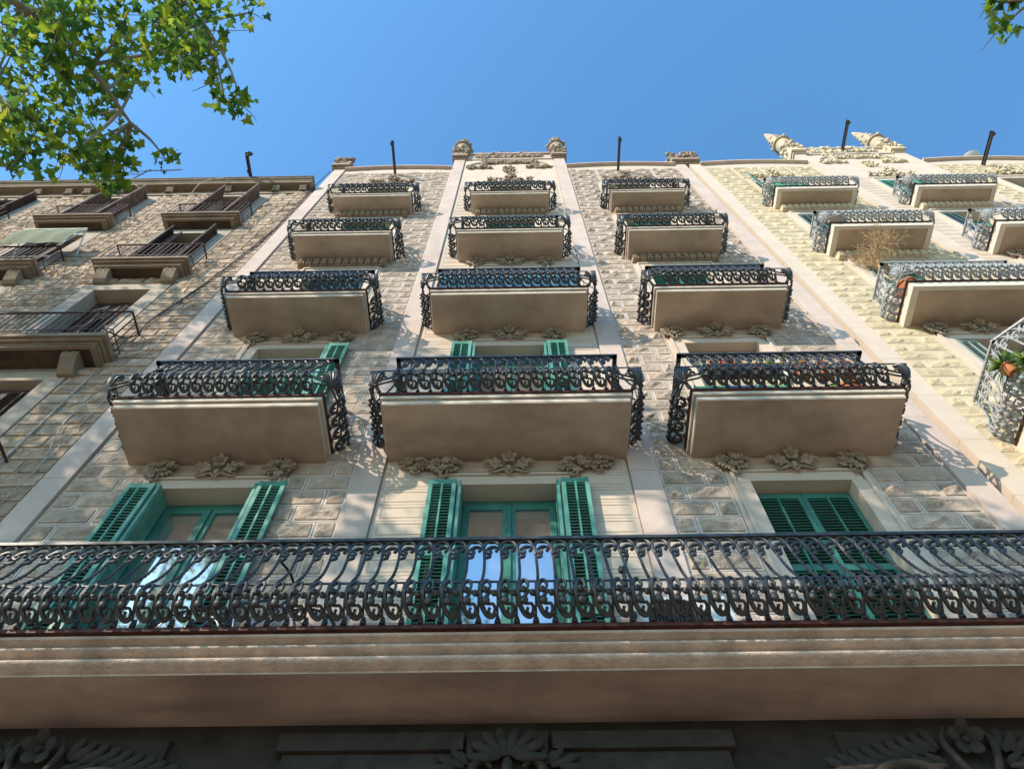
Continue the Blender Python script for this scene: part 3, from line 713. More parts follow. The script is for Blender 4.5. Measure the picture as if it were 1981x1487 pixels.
# continuous first balcony
b = MB(); P1 = .90; zt = SZ[0] + .28
prof = [(0.0, -.28), (-(P1 - .225), -.28), (-(P1 - .225), -.262), (-(P1 - .20), -.258)]
for k in range(9):
    t = k / 8; prof.append((-(P1 - .195) - .062 * math.sin(t * 3.14) ** .8 - .015 * t, -.255 + .085 * t))
prof += [(-(P1 - .175), -.166)]
for k in range(9):
    t = k / 8; prof.append((-(P1 - .15) - .055 * math.sin(t * 3.14) ** .8 - .02 * t, -.160 + .065 * t))
prof += [(-(P1 - .12), -.092), (-(P1 - .115), -.088), (-(P1 - .06), -.080), (-(P1 - .04), -.072), (-(P1 - .035), -.05), (-(P1 - .055), -.045), (-(P1 - .055), -.002), (0, -.002)]
b.sweep_x([(y, z) for y, z in prof], -5.75, 5.55)
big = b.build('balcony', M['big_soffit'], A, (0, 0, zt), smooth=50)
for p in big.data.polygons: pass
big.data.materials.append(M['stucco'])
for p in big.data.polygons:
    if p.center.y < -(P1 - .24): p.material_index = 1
s = MB(); s.box(-5.76, 5.56, -P1, -P1 + .05, -.04, 0); s.build('edge_strip', M['strip'], big)
railing(big, [(-5.74, 0), (-5.74, P1), (5.54, P1), (5.54, 0)], 'iron')

# windows and shutters of the grey house
def H(r): return TOPS[r][1] - TOPS[r][0]
for r in range(5):
    for i, xc in enumerate(XC):
        window(A, xc, OPW, TOPS[r][0], TOPS[r][1], m='dgreen', blind=(r == 1 and i == 2))  # dark green puts the shade of the recess into the frames
for r in (0, 1):
    for i in (0, 1):
        xc = XC[i]; h = H(r) - .03
        if not (r == 1 and i == 0): open_pack(A, xc - OPW / 2, -1, TOPS[r][0] + .02, h)
        open_pack(A, xc + OPW / 2, 1, TOPS[r][0] + .02, h)
closed_pair(A, XC[0], OPW - .02, TOPS[1][0] + .02, H(1) - .6, 'green', .12)
closed_pair(A, XC[2], OPW - .02, TOPS[0][0] + .02, H(0) - .04, 'dgreen', .14)
for r in (2, 3, 4):
    for i in range(3): closed_pair(A, XC[i], OPW - .02, TOPS[r][0] + .02, H(r) - .04, 'dgreen', .12)

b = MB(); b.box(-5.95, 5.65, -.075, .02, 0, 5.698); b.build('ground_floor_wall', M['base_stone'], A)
# carvings and lintels under the first balcony
def big_carving(root, xc, kind):
    b = MB(); rr = random.Random(int(xc * 10) + 60); z = 5.36
    if kind == 'wide':
        b.box(-.95, .95, -.05, .02, z - .7, z + .20); flower(b, (0, -.12, z + .06), .15, .3, 9)
        for s in (-1, 1):
            b.tube(smoothpath([(s * .05, -.06, z - .60), (s * .20, -.10, z - .32), (s * .42, -.12, z - .16), (s * .64, -.11, z - .14), (s * .78, -.10, z - .24), (s * .74, -.09, z - .36), (s * .60, -.09, z - .36), (s * .56, -.09, z - .28)], 4), [.03 + .02 * math.sin(i / 28 * 3.14) for i in range(29)], 8)
            b.tube(smoothpath([(s * .03, -.12, z - .35), (s * .14, -.14, z - .15), (s * .19, -.14, z + .04), (s * .12, -.14, z + .16)], 4), [.02, .024, .028, .03, .03, .03, .03, .028, .026, .024, .02, .018, .012], 7)
            for k in range(9):
                x = .24 + .09 * k; leaf3(b, (s * x, -.07, z - .02 - .035 * k * .6), (s * (.55 + .05 * k), 0, .85 - .07 * k), .20, .13, .03)
            for k in range(6): leaf3(b, (s * (.22 + .10 * k), -.08, z - .14), (s * (.9), 0, .25 - .12 * k), .17, .10, .03)
    else:
        b.box(-.32, .32, -.08, .02, z - .5, z + .22)
        for a in (-75, -50, -25, 0, 25, 50, 75): leaf3(b, (.05 * math.sin(R(a)), -.10, z - .06), (math.sin(R(a)), 0, math.cos(R(a))), .26, .12, .05)
        b.ball((0, -.11, z - .16), (.05, .05, .16), 8, 6)
        for s in (-1, 1):
            b.tube(smoothpath([(s * .06, -.09, z - .55), (s * .17, -.12, z - .28), (s * .27, -.11, z - .14), (s * .19, -.13, z - .07), (s * .12, -.12, z - .13)], 4), [.028, .03, .034, .036, .038, .04, .04, .04, .038, .036, .034, .03, .028, .026, .022, .02, .016], 8)
            b.tube(smoothpath([(s * .20, -.07, z - .55), (s * .38, -.09, z - .25), (s * .48, -.07, z - .10), (s * .44, -.08, z - .04)], 4), .024, 8)
            for k in range(3): leaf3(b, (s * (.25 + .07 * k), -.07, z - .1), (s * (.5 + .2 * k), 0, .8 - .3 * k), .18, .10, .03)
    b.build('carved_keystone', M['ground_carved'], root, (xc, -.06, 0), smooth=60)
big_carving(A, XC[0], 'wide'); big_carving(A, XC[1], 'narrow'); big_carving(A, XC[2], 'wide')
for a, c in ((-1.92, -.46), (.24, 1.66)):
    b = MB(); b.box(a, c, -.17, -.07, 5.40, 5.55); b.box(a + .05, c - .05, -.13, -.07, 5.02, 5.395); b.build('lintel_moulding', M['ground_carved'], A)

# balconies, windows, shutters of the yellow house
for (r, i) in ((4, 0), (3, 0), (2, 0), (4, 1), (3, 1), (2, 1)):
    xl, xr = BX[r][i]; balcony(B, xl, xr, BP[r], SZ[r], variant='B', iron='grey_iron')
xs = [(-5.25, 0), (-5.25, 1.0), (-4.5, 1.72), (-3.0, 1.72), (-2.3, 1.0), (-2.3, 0)]
b = MB(); b.slab([(x, -d) for x, d in xs], -.2, -.04, 0); bay = b.build('balcony', M['b_fascia'], B, (0, 0, SZ[1] + .22))
b = MB(); b.slab([(x, -d) for x, d in offset_path(xs, .02)], -.038, 0, 0); b.build('edge_strip', M['strip'], bay)
railing(bay, xs, 'grey_iron', corner=False)
for r in range(1, 5):
    for i in range(3):
        if r == 1 and i: continue
        window(B, XC[i], OPW, TOPS[r][0], TOPS[r][1], m='dgreen')
h = H(1) - .03
shutter(B, XC[0] - OPW / 2 - .02, -.04, TOPS[1][0] + .02, .36, h, 'pale_shutter', 0.05)
shutter(B, XC[0] - OPW / 2 - .02, -.05, TOPS[2][0] + .02, .36, H(2) - .04, 'pale_shutter', 0.05)
shutter(B, XC[0] - OPW / 2 - .06, -.04, TOPS[3][0] + .02, .40, H(3) - .04, 'slate_shutter', 0.05)
shutter(B, XC[1] - OPW / 2 - .06, -.04, TOPS[3][0] + .02, .40, H(3) - .04, 'slate_shutter', 0.05)
shutter(B, XC[0] - OPW / 2 - .36, -.30, TOPS[4][0] + .02, .44, H(4) + .10, 'dgreen', 0.55)
shutter(B, XC[1] - OPW / 2 - .12, -.05, TOPS[4][0] + .02, .46, H(4) - .04, 'green', 0.03); shutter(B, XC[1] + OPW / 2 - .3, -.05, TOPS[4][0] + .02, .46, H(4) - .04, 'green', -0.03)

# ------------------------------------------------------------------ the older neighbouring house
CH = empty('apartment_building', (-11.0, 0, 0)); CO = 11.0          # local x = world x + 11
tag(CH, 'older apartment house with rugged stone, straight brown iron railings and bracketed roof cornice', 'building')
CXC = [-8.0, -11.28, -14.56]; CZT = [8.72, 12.72, 16.90, 20.52]; CTOP = [12.0, 15.96, 19.88, 23.55]; CW = 1.16
cops = []
for xc in CXC:
    for zb, zt in zip(CZT, CTOP): cops.append((xc + CO - CW / 2, xc + CO + CW / 2, zb, zt))
wall_mesh(-17 + CO, -5.945 + CO, 0, 24.2, cops, depth=.34).build('wall', [M['wall'], M['c_band'], M['dark']], CH)  # darker mortar colour stands in for shadow lines between the stones
cs = Stones(CH, [M['c_boss'], M['c_margin']], 2.0, 21, .011, .016); z = 7.05; k = 0
edges = []
while z < 23.6:
    z1 = z + .30; xs_ = [-16.9]
    for xc in sorted(CXC):
        if any(z1 > zb and z < zt + .30 for zb, zt in zip(CZT, CTOP)): xs_ += [xc - CW / 2 - .32, xc + CW / 2 + .32]
    xs_.append(-5.96)
    if len(xs_) == 2: cs.course(xs_[0] + CO, xs_[1] + CO, z, z1, k, .56, .34)
    else:
        for a, c in zip(xs_[0::2], xs_[1::2]): cs.course(a + CO, c + CO, z, z1, k, .56, .34)
    z = z1; k += 1
cs.finish(300, nvar=7, keyf=lambda t: t[0] + 2.2 * abs(t[1] - CO + 6.0))
for xc in CXC:
    for j, (zb, zt) in enumerate(zip(CZT, CTOP)):
        b = MB(); a = CW / 2; x = xc + CO
        b.box(x - a - .31, x - a - .002, -.035, .01, zb, zt + .003); b.box(x + a + .002, x + a + .31, -.035, .01, zb, zt + .003); b.box(x - a - .31, x + a + .31, -.036, .01, zt + .004, zt + .30)
        b.build('window_surround', M['c_band'], CH)
        window(CH, x, CW, zb, zt, y=.26, m='dwood')
# plain bar railing
def bar_mesh():
    b = MB(); b.box(-.007, .007, -.007, .007, 0, .98)
    for s in (-1, 1): b.tube([(s * .006 + s * .022 * (1 - math.cos(t)), 0, .11 + .032 * math.sin(t)) for t in [i * 6.28 / 9 for i in range(10)]], .005, 4)
    b.ball((0, 0, .20), .012, 5, 4); return b.mesh('railing_bar', M['brown_iron'])
BAR = bar_mesh()
def c_balcony(xl, xr, p, zs, zt, corbels=(), big_c=False):
    xc = (xl + xr) / 2; hw = (xr - xl) / 2; h = zt - zs; b = MB()
    b.box(-hw + .16, hw - .16, -(p - .10), 0, -h + .03, -h + .05, 0)
    b.box(-hw + .11, hw - .11, -(p - .11), 0, -h + .051, -h + .12, 1)
    for x0, x1, y0, y1 in ((-hw + .11, -hw + .20, -(p - .11), 0), (hw - .20, hw - .11, -(p - .11), 0), (-hw + .201, hw - .201, -(p - .11), -(p - .17))): b.box(x0, x1, y0, y1, -h, -h + .029, 1)
    b.box(-hw + .06, hw - .06, -(p - .05), 0, -h + .121, -h + .18, 1); b.box(-hw, hw, -p, 0, -h + .181, -.001, 1)
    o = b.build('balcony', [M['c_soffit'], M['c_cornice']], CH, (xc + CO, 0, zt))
    for cx in corbels:
        q = MB(); w = .13; dp = p * .62
        q.sweep_x([(0, -h - .36), (-.10, -h - .36), (-.16, -h - .30), (-dp, -h - .10), (-dp, -h - .002), (0, -h - .002)], cx - xc - w, cx - xc + w)
        for s in (-1, 1): q.box(cx - xc + s * .06 - .022, cx - xc + s * .06 + .022, -dp - .012, -dp, -h - .095, -h - .01)
        q.build('corbel', M['c_cornice'], o)
    r = MB(); ry = -(p - .05); rw = hw - .05
    for zz, t in ((.985, .016), (.055, .010), (.24, .006)):
        r.box(-rw - .01, rw + .01, ry - t, ry + t, zz - .01, zz + .01)
        for s in (-1, 1): r.box(s * rw - t, s * rw + t, ry + t + .001, 0, zz - .01, zz + .01)
    r.build('handrail', M['brown_iron'], o)
    n = int(2 * rw / .115)
    for k in range(n + 1): place('railing_bar', BAR, o, (-rw + 2 * rw * k / n, ry, 0))
    for s in (-1, 1):
        m_ = max(2, int(-ry / .115))
        for k in range(m_): place('railing_bar', BAR, o, (s * rw, ry * k / m_ + -.01, 0), math.pi / 2)
    return o
c_balcony(-8.99, -7.0, .40, 20.26, 20.52); c_balcony(-12.27, -10.26, .40, 20.26, 20.52)
c_balcony(-8.96, -6.92, .42, 16.63, 16.90, (-8.62, -7.22)); c_balcony(-12.24, -10.16, .42, 16.63, 16.90, (-11.9, -10.5))
c_balcony(-12.6, -6.62, .52, 12.44, 12.72, (-11.9, -8.9, -7.12)); c_balcony(-9.4, -6.58, .52, 8.44, 8.72, (-8.6, -7.3))
c_balcony(-15.55, -13.55, .40, 20.26, 20.52); c_balcony(-15.5, -13.5, .42, 16.63, 16.90, (-15.2, -13.8))
# brown shutters
def cw(xc, j, kind):
    x = xc + CO; zb = CZT[j] + .02; h = CTOP[j] - CZT[j] - .05; a = CW / 2
    if kind == 'ajar':
        shutter(CH, x - a + .02, -.01, zb, .42, h, 'wood', -1.15); shutter(CH, x + a - .06, .0, zb, .42, h, 'wood', -1.45)
    elif kind == 'pack':
        shutter(CH, x - a + .01, -.02, zb, .30, h, 'wood', -.25); shutter(CH, x - a + .03, .03, zb, .30, h, 'dwood', -1.3); shutter(CH, x + a - .33, -.02, zb, .30, h, 'wood', .12); shutter(CH, x + a - .02, .02, zb, .30, h, 'dwood', -1.5)
    elif kind == 'inner':
        shutter(CH, x - a + .06, .20, zb, .5, h - .5, 'dwood', -.2); shutter(CH, x + a - .36, .12, zb, .36, h - .4, 'wood', .45)
    else: closed_pair(CH, x, CW - .02, zb, h, 'dwood', .12)
cw(CXC[0], 3, 'ajar'); cw(CXC[1], 3, 'ajar'); cw(CXC[0], 2, 'pack'); cw(CXC[1], 2, 'shut'); cw(CXC[0], 1, 'inner'); cw(CXC[1], 1, 'shut'); cw(CXC[0], 0, 'shut'); cw(CXC[2], 3, 'pack'); cw(CXC[2], 2, 'shut')
# cornice
x0_, x1_ = -17 + CO, -6.08 + CO
b = MB(); b.box(x0_, x1_ - .02, -.07, .2, 23.72, 23.86); b.box(x0_, x1_ - .04, -.035, .2, 23.861, 24.2); b.box(x0_, x1_, -.27, .3, 24.20, 24.30, 0)
b.sweep_x([(0, 24.301), (-.28, 24.301), (-.31, 24.36), (-.36, 24.40), (-.36, 24.47), (0, 24.47)], x0_, x1_ + .02); b.build('cornice', M['c_cornice'], CH)
b = MB(); b.box(x0_, x1_ + .03, -.38, .5, 24.475, 24.56); b.build('roof_edge', M['lead'], CH)
for x in (-14.23, -13.3, -12.75, -11.76, -10.28, -8.54, -7.1, -6.3):
    q = MB(); q.sweep_x([(0, 23.87), (-.10, 23.87), (-.12, 23.93), (-.13, 24.02), (-.19, 24.10), (-.20, 24.198), (0, 24.198)], -.10, .10)
    for s in (-.06, -.02, .02, .06): q.box(s - .008, s + .008, -.145, -.10, 23.85, 23.98)
    q.build('corbel', M['c_cornice'], CH, (x + CO, 0, 0))
b = MB(); b.box(-.35, .25, .25, 1.2, 24.2, 26.9); tag(b.build('party_wall', M['c_cornice'], CH, (-5.85 + CO, 0, 0)))

# ------------------------------------------------------------------ loose things: cables, antennas
def thing(o, label, cat, group=None): return tag(o, label, cat, group)
def cable(pts, r, m, label, name='cable'):
    b = MB(); b.tube(smoothpath(pts, 5), r, 5); return thing(b.build(name, M[m], smooth=60), label, 'cable')
cable([(-6.02, -.06, 26.6), (-6.06, -.06, 24.7), (-6.02, -.06, 20.4), (-6.38, -.06, 16.3), (-6.68, -.07, 14.4), (-6.72, -.07, 13.5), (-7.0, -.3, 13.3)], .014, 'cable', 'thick black cable sagging down the joint between the stone houses')
cable([(-6.06, -.05, 24.5), (-6.10, -.05, 22), (-6.05, -.05, 19.5), (-6.25, -.06, 17), (-6.5, -.06, 15.2), (-6.64, -.06, 14.5)], .009, 'cable', 'thinner black cable beside the thick one on the house joint')
cable([(-6.72, -.05, 12.2), (-6.70, -.05, 10.5), (-6.66, -.05, 8.0), (-6.65, -.05, 6)], .012, 'wcable', 'grey cable running straight down the rugged stone wall')
cable([(-6.30, -.06, 11.5), (-6.34, -.09, 10.6), (-6.16, -.06, 9.8), (-6.10, -.06, 9.4)], .007, 'wcable', 'short pale wire drooping over rugged stones below brown railing')
cable([(-6.2, -.05, 13.8), (-6.14, -.05, 12.0), (-6.12, -.05, 10.0), (-6.2, -.05, 8.0)], .006, 'wcable', 'thin pale wire hanging close to the pilaster edge')
cable([(-8.35, -.05, 24.3), (-8.7, -.4, 24.3), (-9.3, -.32, 24.1), (-9.55, -.05, 23.7)], .010, 'wcable', 'white cable looping across the bracketed cornice')
cable([(-11.9, -.45, 24.4), (-11.3, -.3, 24.1), (-10.8, -.12, 23.6)], .010, 'wcable', 'white cable hanging from the cornice near plane leaves')
b = MB(); b.tube([(0, 0, 0), (0, 0, 1.7)], .018, 6); b.tube([(-.45, 0, 1.45), (1.05, 0, 1.55)], .012, 5)
for k in range(12): b.tube([(-.1 + .1 * k, -.03, 1.25 + .007 * k), (-.1 + .1 * k, .03, 1.74 + .007 * k)], .009, 4)
b.tube([(-.45, 0, 1.45), (-.8, 0, 1.1)], .012, 5); thing(b.build('television_antenna', M['lead'], loc=(-11.75, -.28, 24.56), smooth=50), 'grey toothed television antenna standing on the old roof edge', 'antenna')
b = MB(); b.box(-.03, .03, -.72, .9, .02, .10); b.box(-.045, .045, -.72, .9, 0, .019); b.tube([(0, -.70, .0), (0, -.70, .32)], .02, 6)
for k in range(9): b.ball((.04 * math.sin(k * 2.1), -.72 + .03 * math.cos(k * 1.7), .02 + .045 * k), (.06, .05, .045), 6, 4)
b.box(-.06, .06, -.3, -.2, -.035, .0)
thing(b.build('hoist_pole', M['brown_iron'], loc=(-7.98, -.28, 24.57), smooth=50), 'short dark iron hoist pole with knobbly pulley on the old roof edge', 'hoist')
b = MB(); b.tube([(0, 0, 0), (0, 0, 2.2)], .03, 7)
b.lathe([(.02, 2.15), (.25, 2.22), (.38, 2.36), (.37, 2.37), (.24, 2.25), (.01, 2.2)], (0, 0, 0), 14); b.box(-.4, .4, -.02, .02, 1.3, 1.34)
thing(b.build('satellite_dish', M['white'], loc=(16.5, .5, 26.9), smooth=50), 'white satellite dish on the roof behind the yellow parapet', 'dish')

# olive awning on the old house
b = MB(); xa, xb = -11.55, -10.1; n = 16
for off in (0, .006):
    V = []; F = []
    for i in range(n + 1):
        for k in range(5): t = k / 4; V.append((xa + (xb - xa) * i / n, -.46 - .05 * math.sin(t * 3.14) - off - .01 * math.sin(i * 1.1), 17.85 + 1.05 * t))
    for i in range(n):
        for k in range(4): q = i * 5 + k; F.append((q, q + 5, q + 6, q + 1))
    b.add(V, F)
aw = empty('awning', (-10.8, 0, 17.8)); thing(aw, 'olive mesh sun blind with white frame above older house railing', 'awning'); o = b.build('cloth', M['awning'], aw, (10.8, 0, -17.8))
for x in (xa, xb):
    q = MB(); q.tube([(x, -.03, 18.2), (x, -.46, 18.92)], .016, 6); q.tube([(x, -.46, 18.92), (x, -.46, 17.85)], .013, 6); q.build('arm', M['white'], aw, (10.8, 0, -17.8))
q = MB(); q.tube([(xa - .03, -.46, 18.92), (xb + .03, -.46, 18.92)], .02, 8); q.build('front_bar', M['white'], aw, (10.8, 0, -17.8))

# ------------------------------------------------------------------ things on the balconies
def sheet(name, m, x0, x1, y, z0, z1, label, cat, waves=9, amp=.015):
    b = MB(); n = 48
    for side, off in ((0, 0.0), (1, .006)):
        V = []; 
        for i in range(n + 1):
            x = x0 + (x1 - x0) * i / n; yy = y + off + amp * math.sin(i / n * waves * 6.28) + amp * .6 * math.sin(i * .9)
            V += [(x, yy, z0 + .01 * math.sin(i * .7)), (x, yy + amp * .8 * math.sin(i * .5), (z0 + z1) / 2), (x, yy, z1)]
        F = []
        for i in range(n):
            for j in range(2): q = i * 3 + j; F.append((q, q + 3, q + 4, q + 1))
        b.add(V, F)
    return thing(b.build(name, M[m], smooth=60), label, cat)
sheet('privacy_screen', 'blue', -1.36, 1.12, -.70, 13.84, 14.78, 'blue cloth privacy screen lining the whole middle balcony railing', 'screen')
sheet('privacy_screen', 'teal', -3.6, -2.72, -.70, 13.84, 14.72, 'dark teal cloth screen lining half of a balcony railing', 'screen')
sheet('privacy_screen', 'net', 6.98, 8.0, -.46, 21.56, 22.45, 'green net screen behind grey railing high on the yellow house', 'screen')

def pot_mesh(b, c, r, h, n=12): b.lathe([(r * .72, 0), (r * .95, h * .85), (r * 1.08, h * .86), (r * 1.08, h), (r * .9, h), (r * .85, h * .9)], c, n)
def leafs(b, c, n, spread, size, rr, long=False, mi=0):
    c = Vector(c)
    for _ in range(n):
        d = Vector((rr.gauss(0, 1), rr.gauss(0, 1), rr.gauss(.5, .8))).normalized(); L = size * rr.uniform(.6, 1.2)
        base = c + d * (spread * rr.random() * (0.2 if long else 1)); tip = base + d * L + Vector((0, 0, -.25 * L if long else 0)); w = d.orthogonal().normalized() * L * (.07 if long else .3)
        mid = (base + tip) / 2 + Vector((0, 0, .1 * L)); b.add([base, mid + w, tip, mid - w], [(0, 1, 2, 3)], mi)
def pot_plant(x, d, z, r, h, m, label, n=60, spread=.12, size=.10, long=False, petals=None, seed=1, name='potted_plant'):
    rr = random.Random(seed); root = empty(name, (x, -d, z)); thing(root, label, 'potted plant')
    b = MB(); pot_mesh(b, (0, 0, 0), r, h); b.build('pot', M[m], root, smooth=40)
    b = MB(); leafs(b, (0, 0, h + spread * .6), n, spread, size, rr, long); tag(b.build('foliage', M['potleaf'], root), kind='stuff')
    if petals:
        for k in range(6):
            q = MB(); flower(q, (rr.uniform(-spread, spread), rr.uniform(-spread, 0), h + spread * rr.uniform(1.0, 1.9)), .035); q.build('blossom', M[petals], root, smooth=60)
    return root
zb2 = SZ[1] + .22
def trough(x0, x1, d, z, m, label, petals=None, seed=3):
    rr = random.Random(seed); root = empty('planter_trough', ((x0 + x1) / 2, -d, z)); thing(root, label, 'planter'); w = (x1 - x0) / 2; b = MB()
    b.add([(-w * .94, -.065, 0), (w * .94, -.065, 0), (w * .94, .065, 0), (-w * .94, .065, 0), (-w, -.085, .17), (w, -.085, .17), (w, .085, .17), (-w, .085, .17)], [(0, 3, 2, 1), (4, 5, 6, 7), (0, 1, 5, 4), (1, 2, 6, 5), (2, 3, 7, 6), (3, 0, 4, 7)])
    b.box(-w - .012, w + .012, -.097, .097, .15, .175); b.build('box', M[m], root)
    b = MB(); [leafs(b, (w * (k / 3 - 1) * .9, 0, .22), 18, .07, .08, rr) for k in range(7)]; tag(b.build('foliage', M['potleaf'], root), kind='stuff')
    if petals:
        for k in range(5):
            q = MB(); x = rr.uniform(-w, w) * .9; zz = rr.uniform(.34, .46); flower(q, (x, -.02, zz), .045); flower(q, (x + .04, 0, zz + .03), .035); q.tube([(x, 0, .18), (x, 0, zz)], .006, 4); q.build('blossom', M[petals], root, smooth=60)
trough(2.55, 3.02, .72, zb2 + .68, 'brownbox', 'short brown planter trough with red geraniums hung inside black railing', 'red', 4)
trough(3.06, 3.60, .72, zb2 + .68, 'brownbox', 'long brown planter trough of green leaves hung inside black railing', None, 5)
for k, x in enumerate((3.86, 4.15, 4.46)):
    pot_plant(x, .70, zb2 + .66, .12, .22, 'terracotta', ['orange hanging pot with white flowers beside brown planter trough', 'orange hanging pot with bushy leaves between two other orange pots', 'orange hanging pot at the lit end of the planted railing'][k], 40, .10, .07, False, 'whitepetal' if k == 0 else None, 30 + k)
for k, (x, m, lab) in enumerate(((2.50, 'greenbox', 'dark green plastic crate at the balcony corner with planters'), (2.95, 'bluebox', 'blue plastic tub on the planted balcony floor'), (3.30, 'greenbox', 'light green slatted crate on the planted balcony floor'))):
    o = empty('crate', (x, -.62, zb2 + .002)); thing(o, lab, 'crate'); b = MB(); b.box(-.19, .19, -.14, .14, 0, .03)
    for zz in (.06, .15, .24): b.box(-.2, .2, -.15, -.135, zz, zz + .06); b.box(-.2, .2, .135, .15, zz, zz + .06); b.box(-.2, -.185, -.134, .134, zz, zz + .06); b.box(.185, .2, -.134, .134, zz, zz + .06)
    for sx in (-1, 1):
        for sy in (-1, 1): b.box(sx * .205 - .012, sx * .205 + .012, sy * .155 - .012, sy * .155 + .012, 0, .31)
    b.build('slatted_box', M[m], o)
pot_plant(4.30, .66, zb2 + .002, .17, .30, 'terracotta', 'large terracotta pot on the floor of the planted balcony', 60, .2, .12, seed=51)
pot_plant(3.62, .70, zb2 + .55, .11, .18, 'white', 'white pot of spiky green leaves standing among hanging planters', 40, .05, .42, True, None, 52)
pot_plant(2.75, .36, SZ[4] + .222, .12, .2, 'terracotta', 'terracotta pot with yellow flowers on topmost balcony', 60, .14, .09, False, 'yellow', 53)
pot_plant(3.15, .36, SZ[4] + .222, .12, .2, 'terracotta', 'terracotta pot with red flowers on topmost balcony', 60, .14, .09, False, 'red', 54)
pot_plant(8.25, .50, SZ[3] + .222, .14, .24, 'bluebox', 'dark pot with yellow flowers on yellow house balcony', 70, .16, .09, False, 'yellow', 55)
pot_plant(8.6, .50, SZ[3] + .222, .13, .22, 'white', 'white pot with pale flowers on yellow house balcony', 50, .14, .09, False, 'whitepetal', 56)
pot_plant(6.98, .50, SZ[2] + .222, .2, .42, 'terracotta', 'tall terracotta urn behind grey railing on yellow house', 30, .1, .12, seed=57)
pot_plant(6.42, 1.16, zb2 - .22, .13, .20, 'terracotta', 'terracotta pot of trailing succulents hung outside the grey bay railing', 230, .18, .26, True, None, 58)
pot_plant(6.30, .96, zb2 + .18, .10, .16, 'terracotta', 'small pot of spiky aloe on the grey bay railing', 120, .08, .28, True, None, 59)

# dry shrub clinging above the yellow house window
rr = random.Random(8); b = MB()
def twig(p, d, L, r, lev):
    q = [p]; dd = d
    for k in range(4):
        dd = (dd + Vector((rr.gauss(0, .22), rr.gauss(0, .22), rr.gauss(0, .22)))).normalized(); q.append(q[-1] + dd * L / 4)
    b.tube(q, [max(.0032, r * k_) for k_ in (1, .9, .8, .65, .5)], 4)
    if lev:
        for k in range(5):
            e = (dd + Vector((rr.gauss(0, .8), rr.gauss(0, .8), rr.gauss(0, .8)))).normalized(); twig(q[rr.randrange(1, 5)], e, L * rr.uniform(.5, .8), r * .55, lev - 1)
b.tube(smoothpath([(0, -.25, -2.55), (.05, -.2, -1.6), (.0, -.12, -.6), (.05, -.15, 0)], 4), .022, 6)
for d_, L_ in (((.0, -.5, .8), .8), ((-.3, -.45, .75), .8), ((.4, -.5, .7), .75), ((.15, -.6, .6), .8), ((-.15, -.3, .9), .75), ((.6, -.4, .5), .7)): twig(Vector((.04, -.14, rr.uniform(-.3, 0))), Vector(d_), L_ * .78, .016, 3)
dsh = b.build('dry_shrub', M['dry'], loc=(7.42, 0, 16.45)); dsh.scale = (.75, 1, 1); thing(dsh, 'leafless dry brown shrub tangled under a yellow house balcony', 'shrub')

# air conditioner and bicycle on the long balcony
z1b = SZ[0] + .28 + .002
def aircon(x, d, z, label):
    o = empty('air_conditioner', (x, -d, z)); thing(o, label, 'air conditioner'); b = MB(); b.box(-.40, .40, -.14, .14, .05, .62)
    for s in (-.3, .3): b.box(s - .03, s + .03, -.16, .16, 0, .049)
    b.build('casing', M['white'], o); b = MB(); b.lathe([(.25, 0), (.25, .01)], (0, 0, 0), 24); f = b.build('fan_opening', M['dark'], o, (-.10, -.142, .335)); f.rotation_euler = (math.pi / 2, 0, 0)
    for k in range(17):
        xx = -.24 + .03 * k; hh = math.sqrt(max(.001, .0625 - xx * xx)); q = MB(); q.box(-.004, .004, -.008, 0, -hh, hh); q.build('grille_bar', M['iron'], o, (-.10 + xx, -.154, .335))
aircon(1.46, .42, z1b, 'white air conditioner with round barred fan on the long balcony')
bk = empty('bicycle', (-2.45, -.42, z1b)); thing(bk, 'blue bicycle leaning on the long balcony below green shutters', 'bicycle')
for x in (-.50, .50):
    b = MB(); b.tube([(x + .33 * math.cos(t), 0, .335 + .33 * math.sin(t)) for t in [i * 6.283 / 28 for i in range(28)]], .016, 6, closed=True); w = b.build('wheel', M['rubber'], bk, smooth=60)
    b = MB(); b.tube([(x + .305 * math.cos(t), 0, .335 + .305 * math.sin(t)) for t in [i * 6.283 / 28 for i in range(28)]], .009, 5, closed=True)
    for k in range(14): t = k * 6.283 / 14; b.tube([(x, .01 * (-1) ** k, .335), (x + .3 * math.cos(t), 0, .335 + .3 * math.sin(t))], .002, 3)
    b.build('rim', M['alu'], w)
b = MB(); S_, Hd, BB = (-.16, 0, .80), (.34, 0, .82), (-.06, 0, .30)
for p, q in ((S_, BB), (BB, Hd), ((-.14, 0, .74), Hd), (BB, (-.5, 0, .335)), ((-.15, 0, .72), (-.5, 0, .335))): b.tube([p, q], .016, 7)
b.tube([Hd, (.42, 0, .55), (.50, 0, .335)], .014, 6); b.build('frame', M['bikepaint'], bk, smooth=60)
b = MB(); b.tube(smoothpath([(-.28, 0, .90), (-.2, 0, .91), (-.05, 0, .90)], 3), [.06, .06, .058, .05, .035, .028, .02], 7); b.tube([(-.16, 0, .78), (-.18, 0, .9)], .012, 6); b.build('saddle', M['rubber'], bk, smooth=60)
b = MB(); b.tube([Hd, (.30, 0, .98)], .013, 6); b.tube(smoothpath([(.22, -.28, 1.0), (.30, -.12, .99), (.30, .12, .99), (.22, .28, 1.0)], 3), .012, 6); b.build('handlebar', M['rubber'], bk, smooth=60)
b = MB(); b.ball((0, 0, .06), (.11, .09, .06), 8, 6); b.ball((.08, .02, .05), (.08, .07, .05), 7, 5); thing(b.build('cushion', M['pink'], loc=(2.02, -.42, z1b + .25), smooth=60), 'pink cushion lying on a small stool on the long balcony', 'cushion')
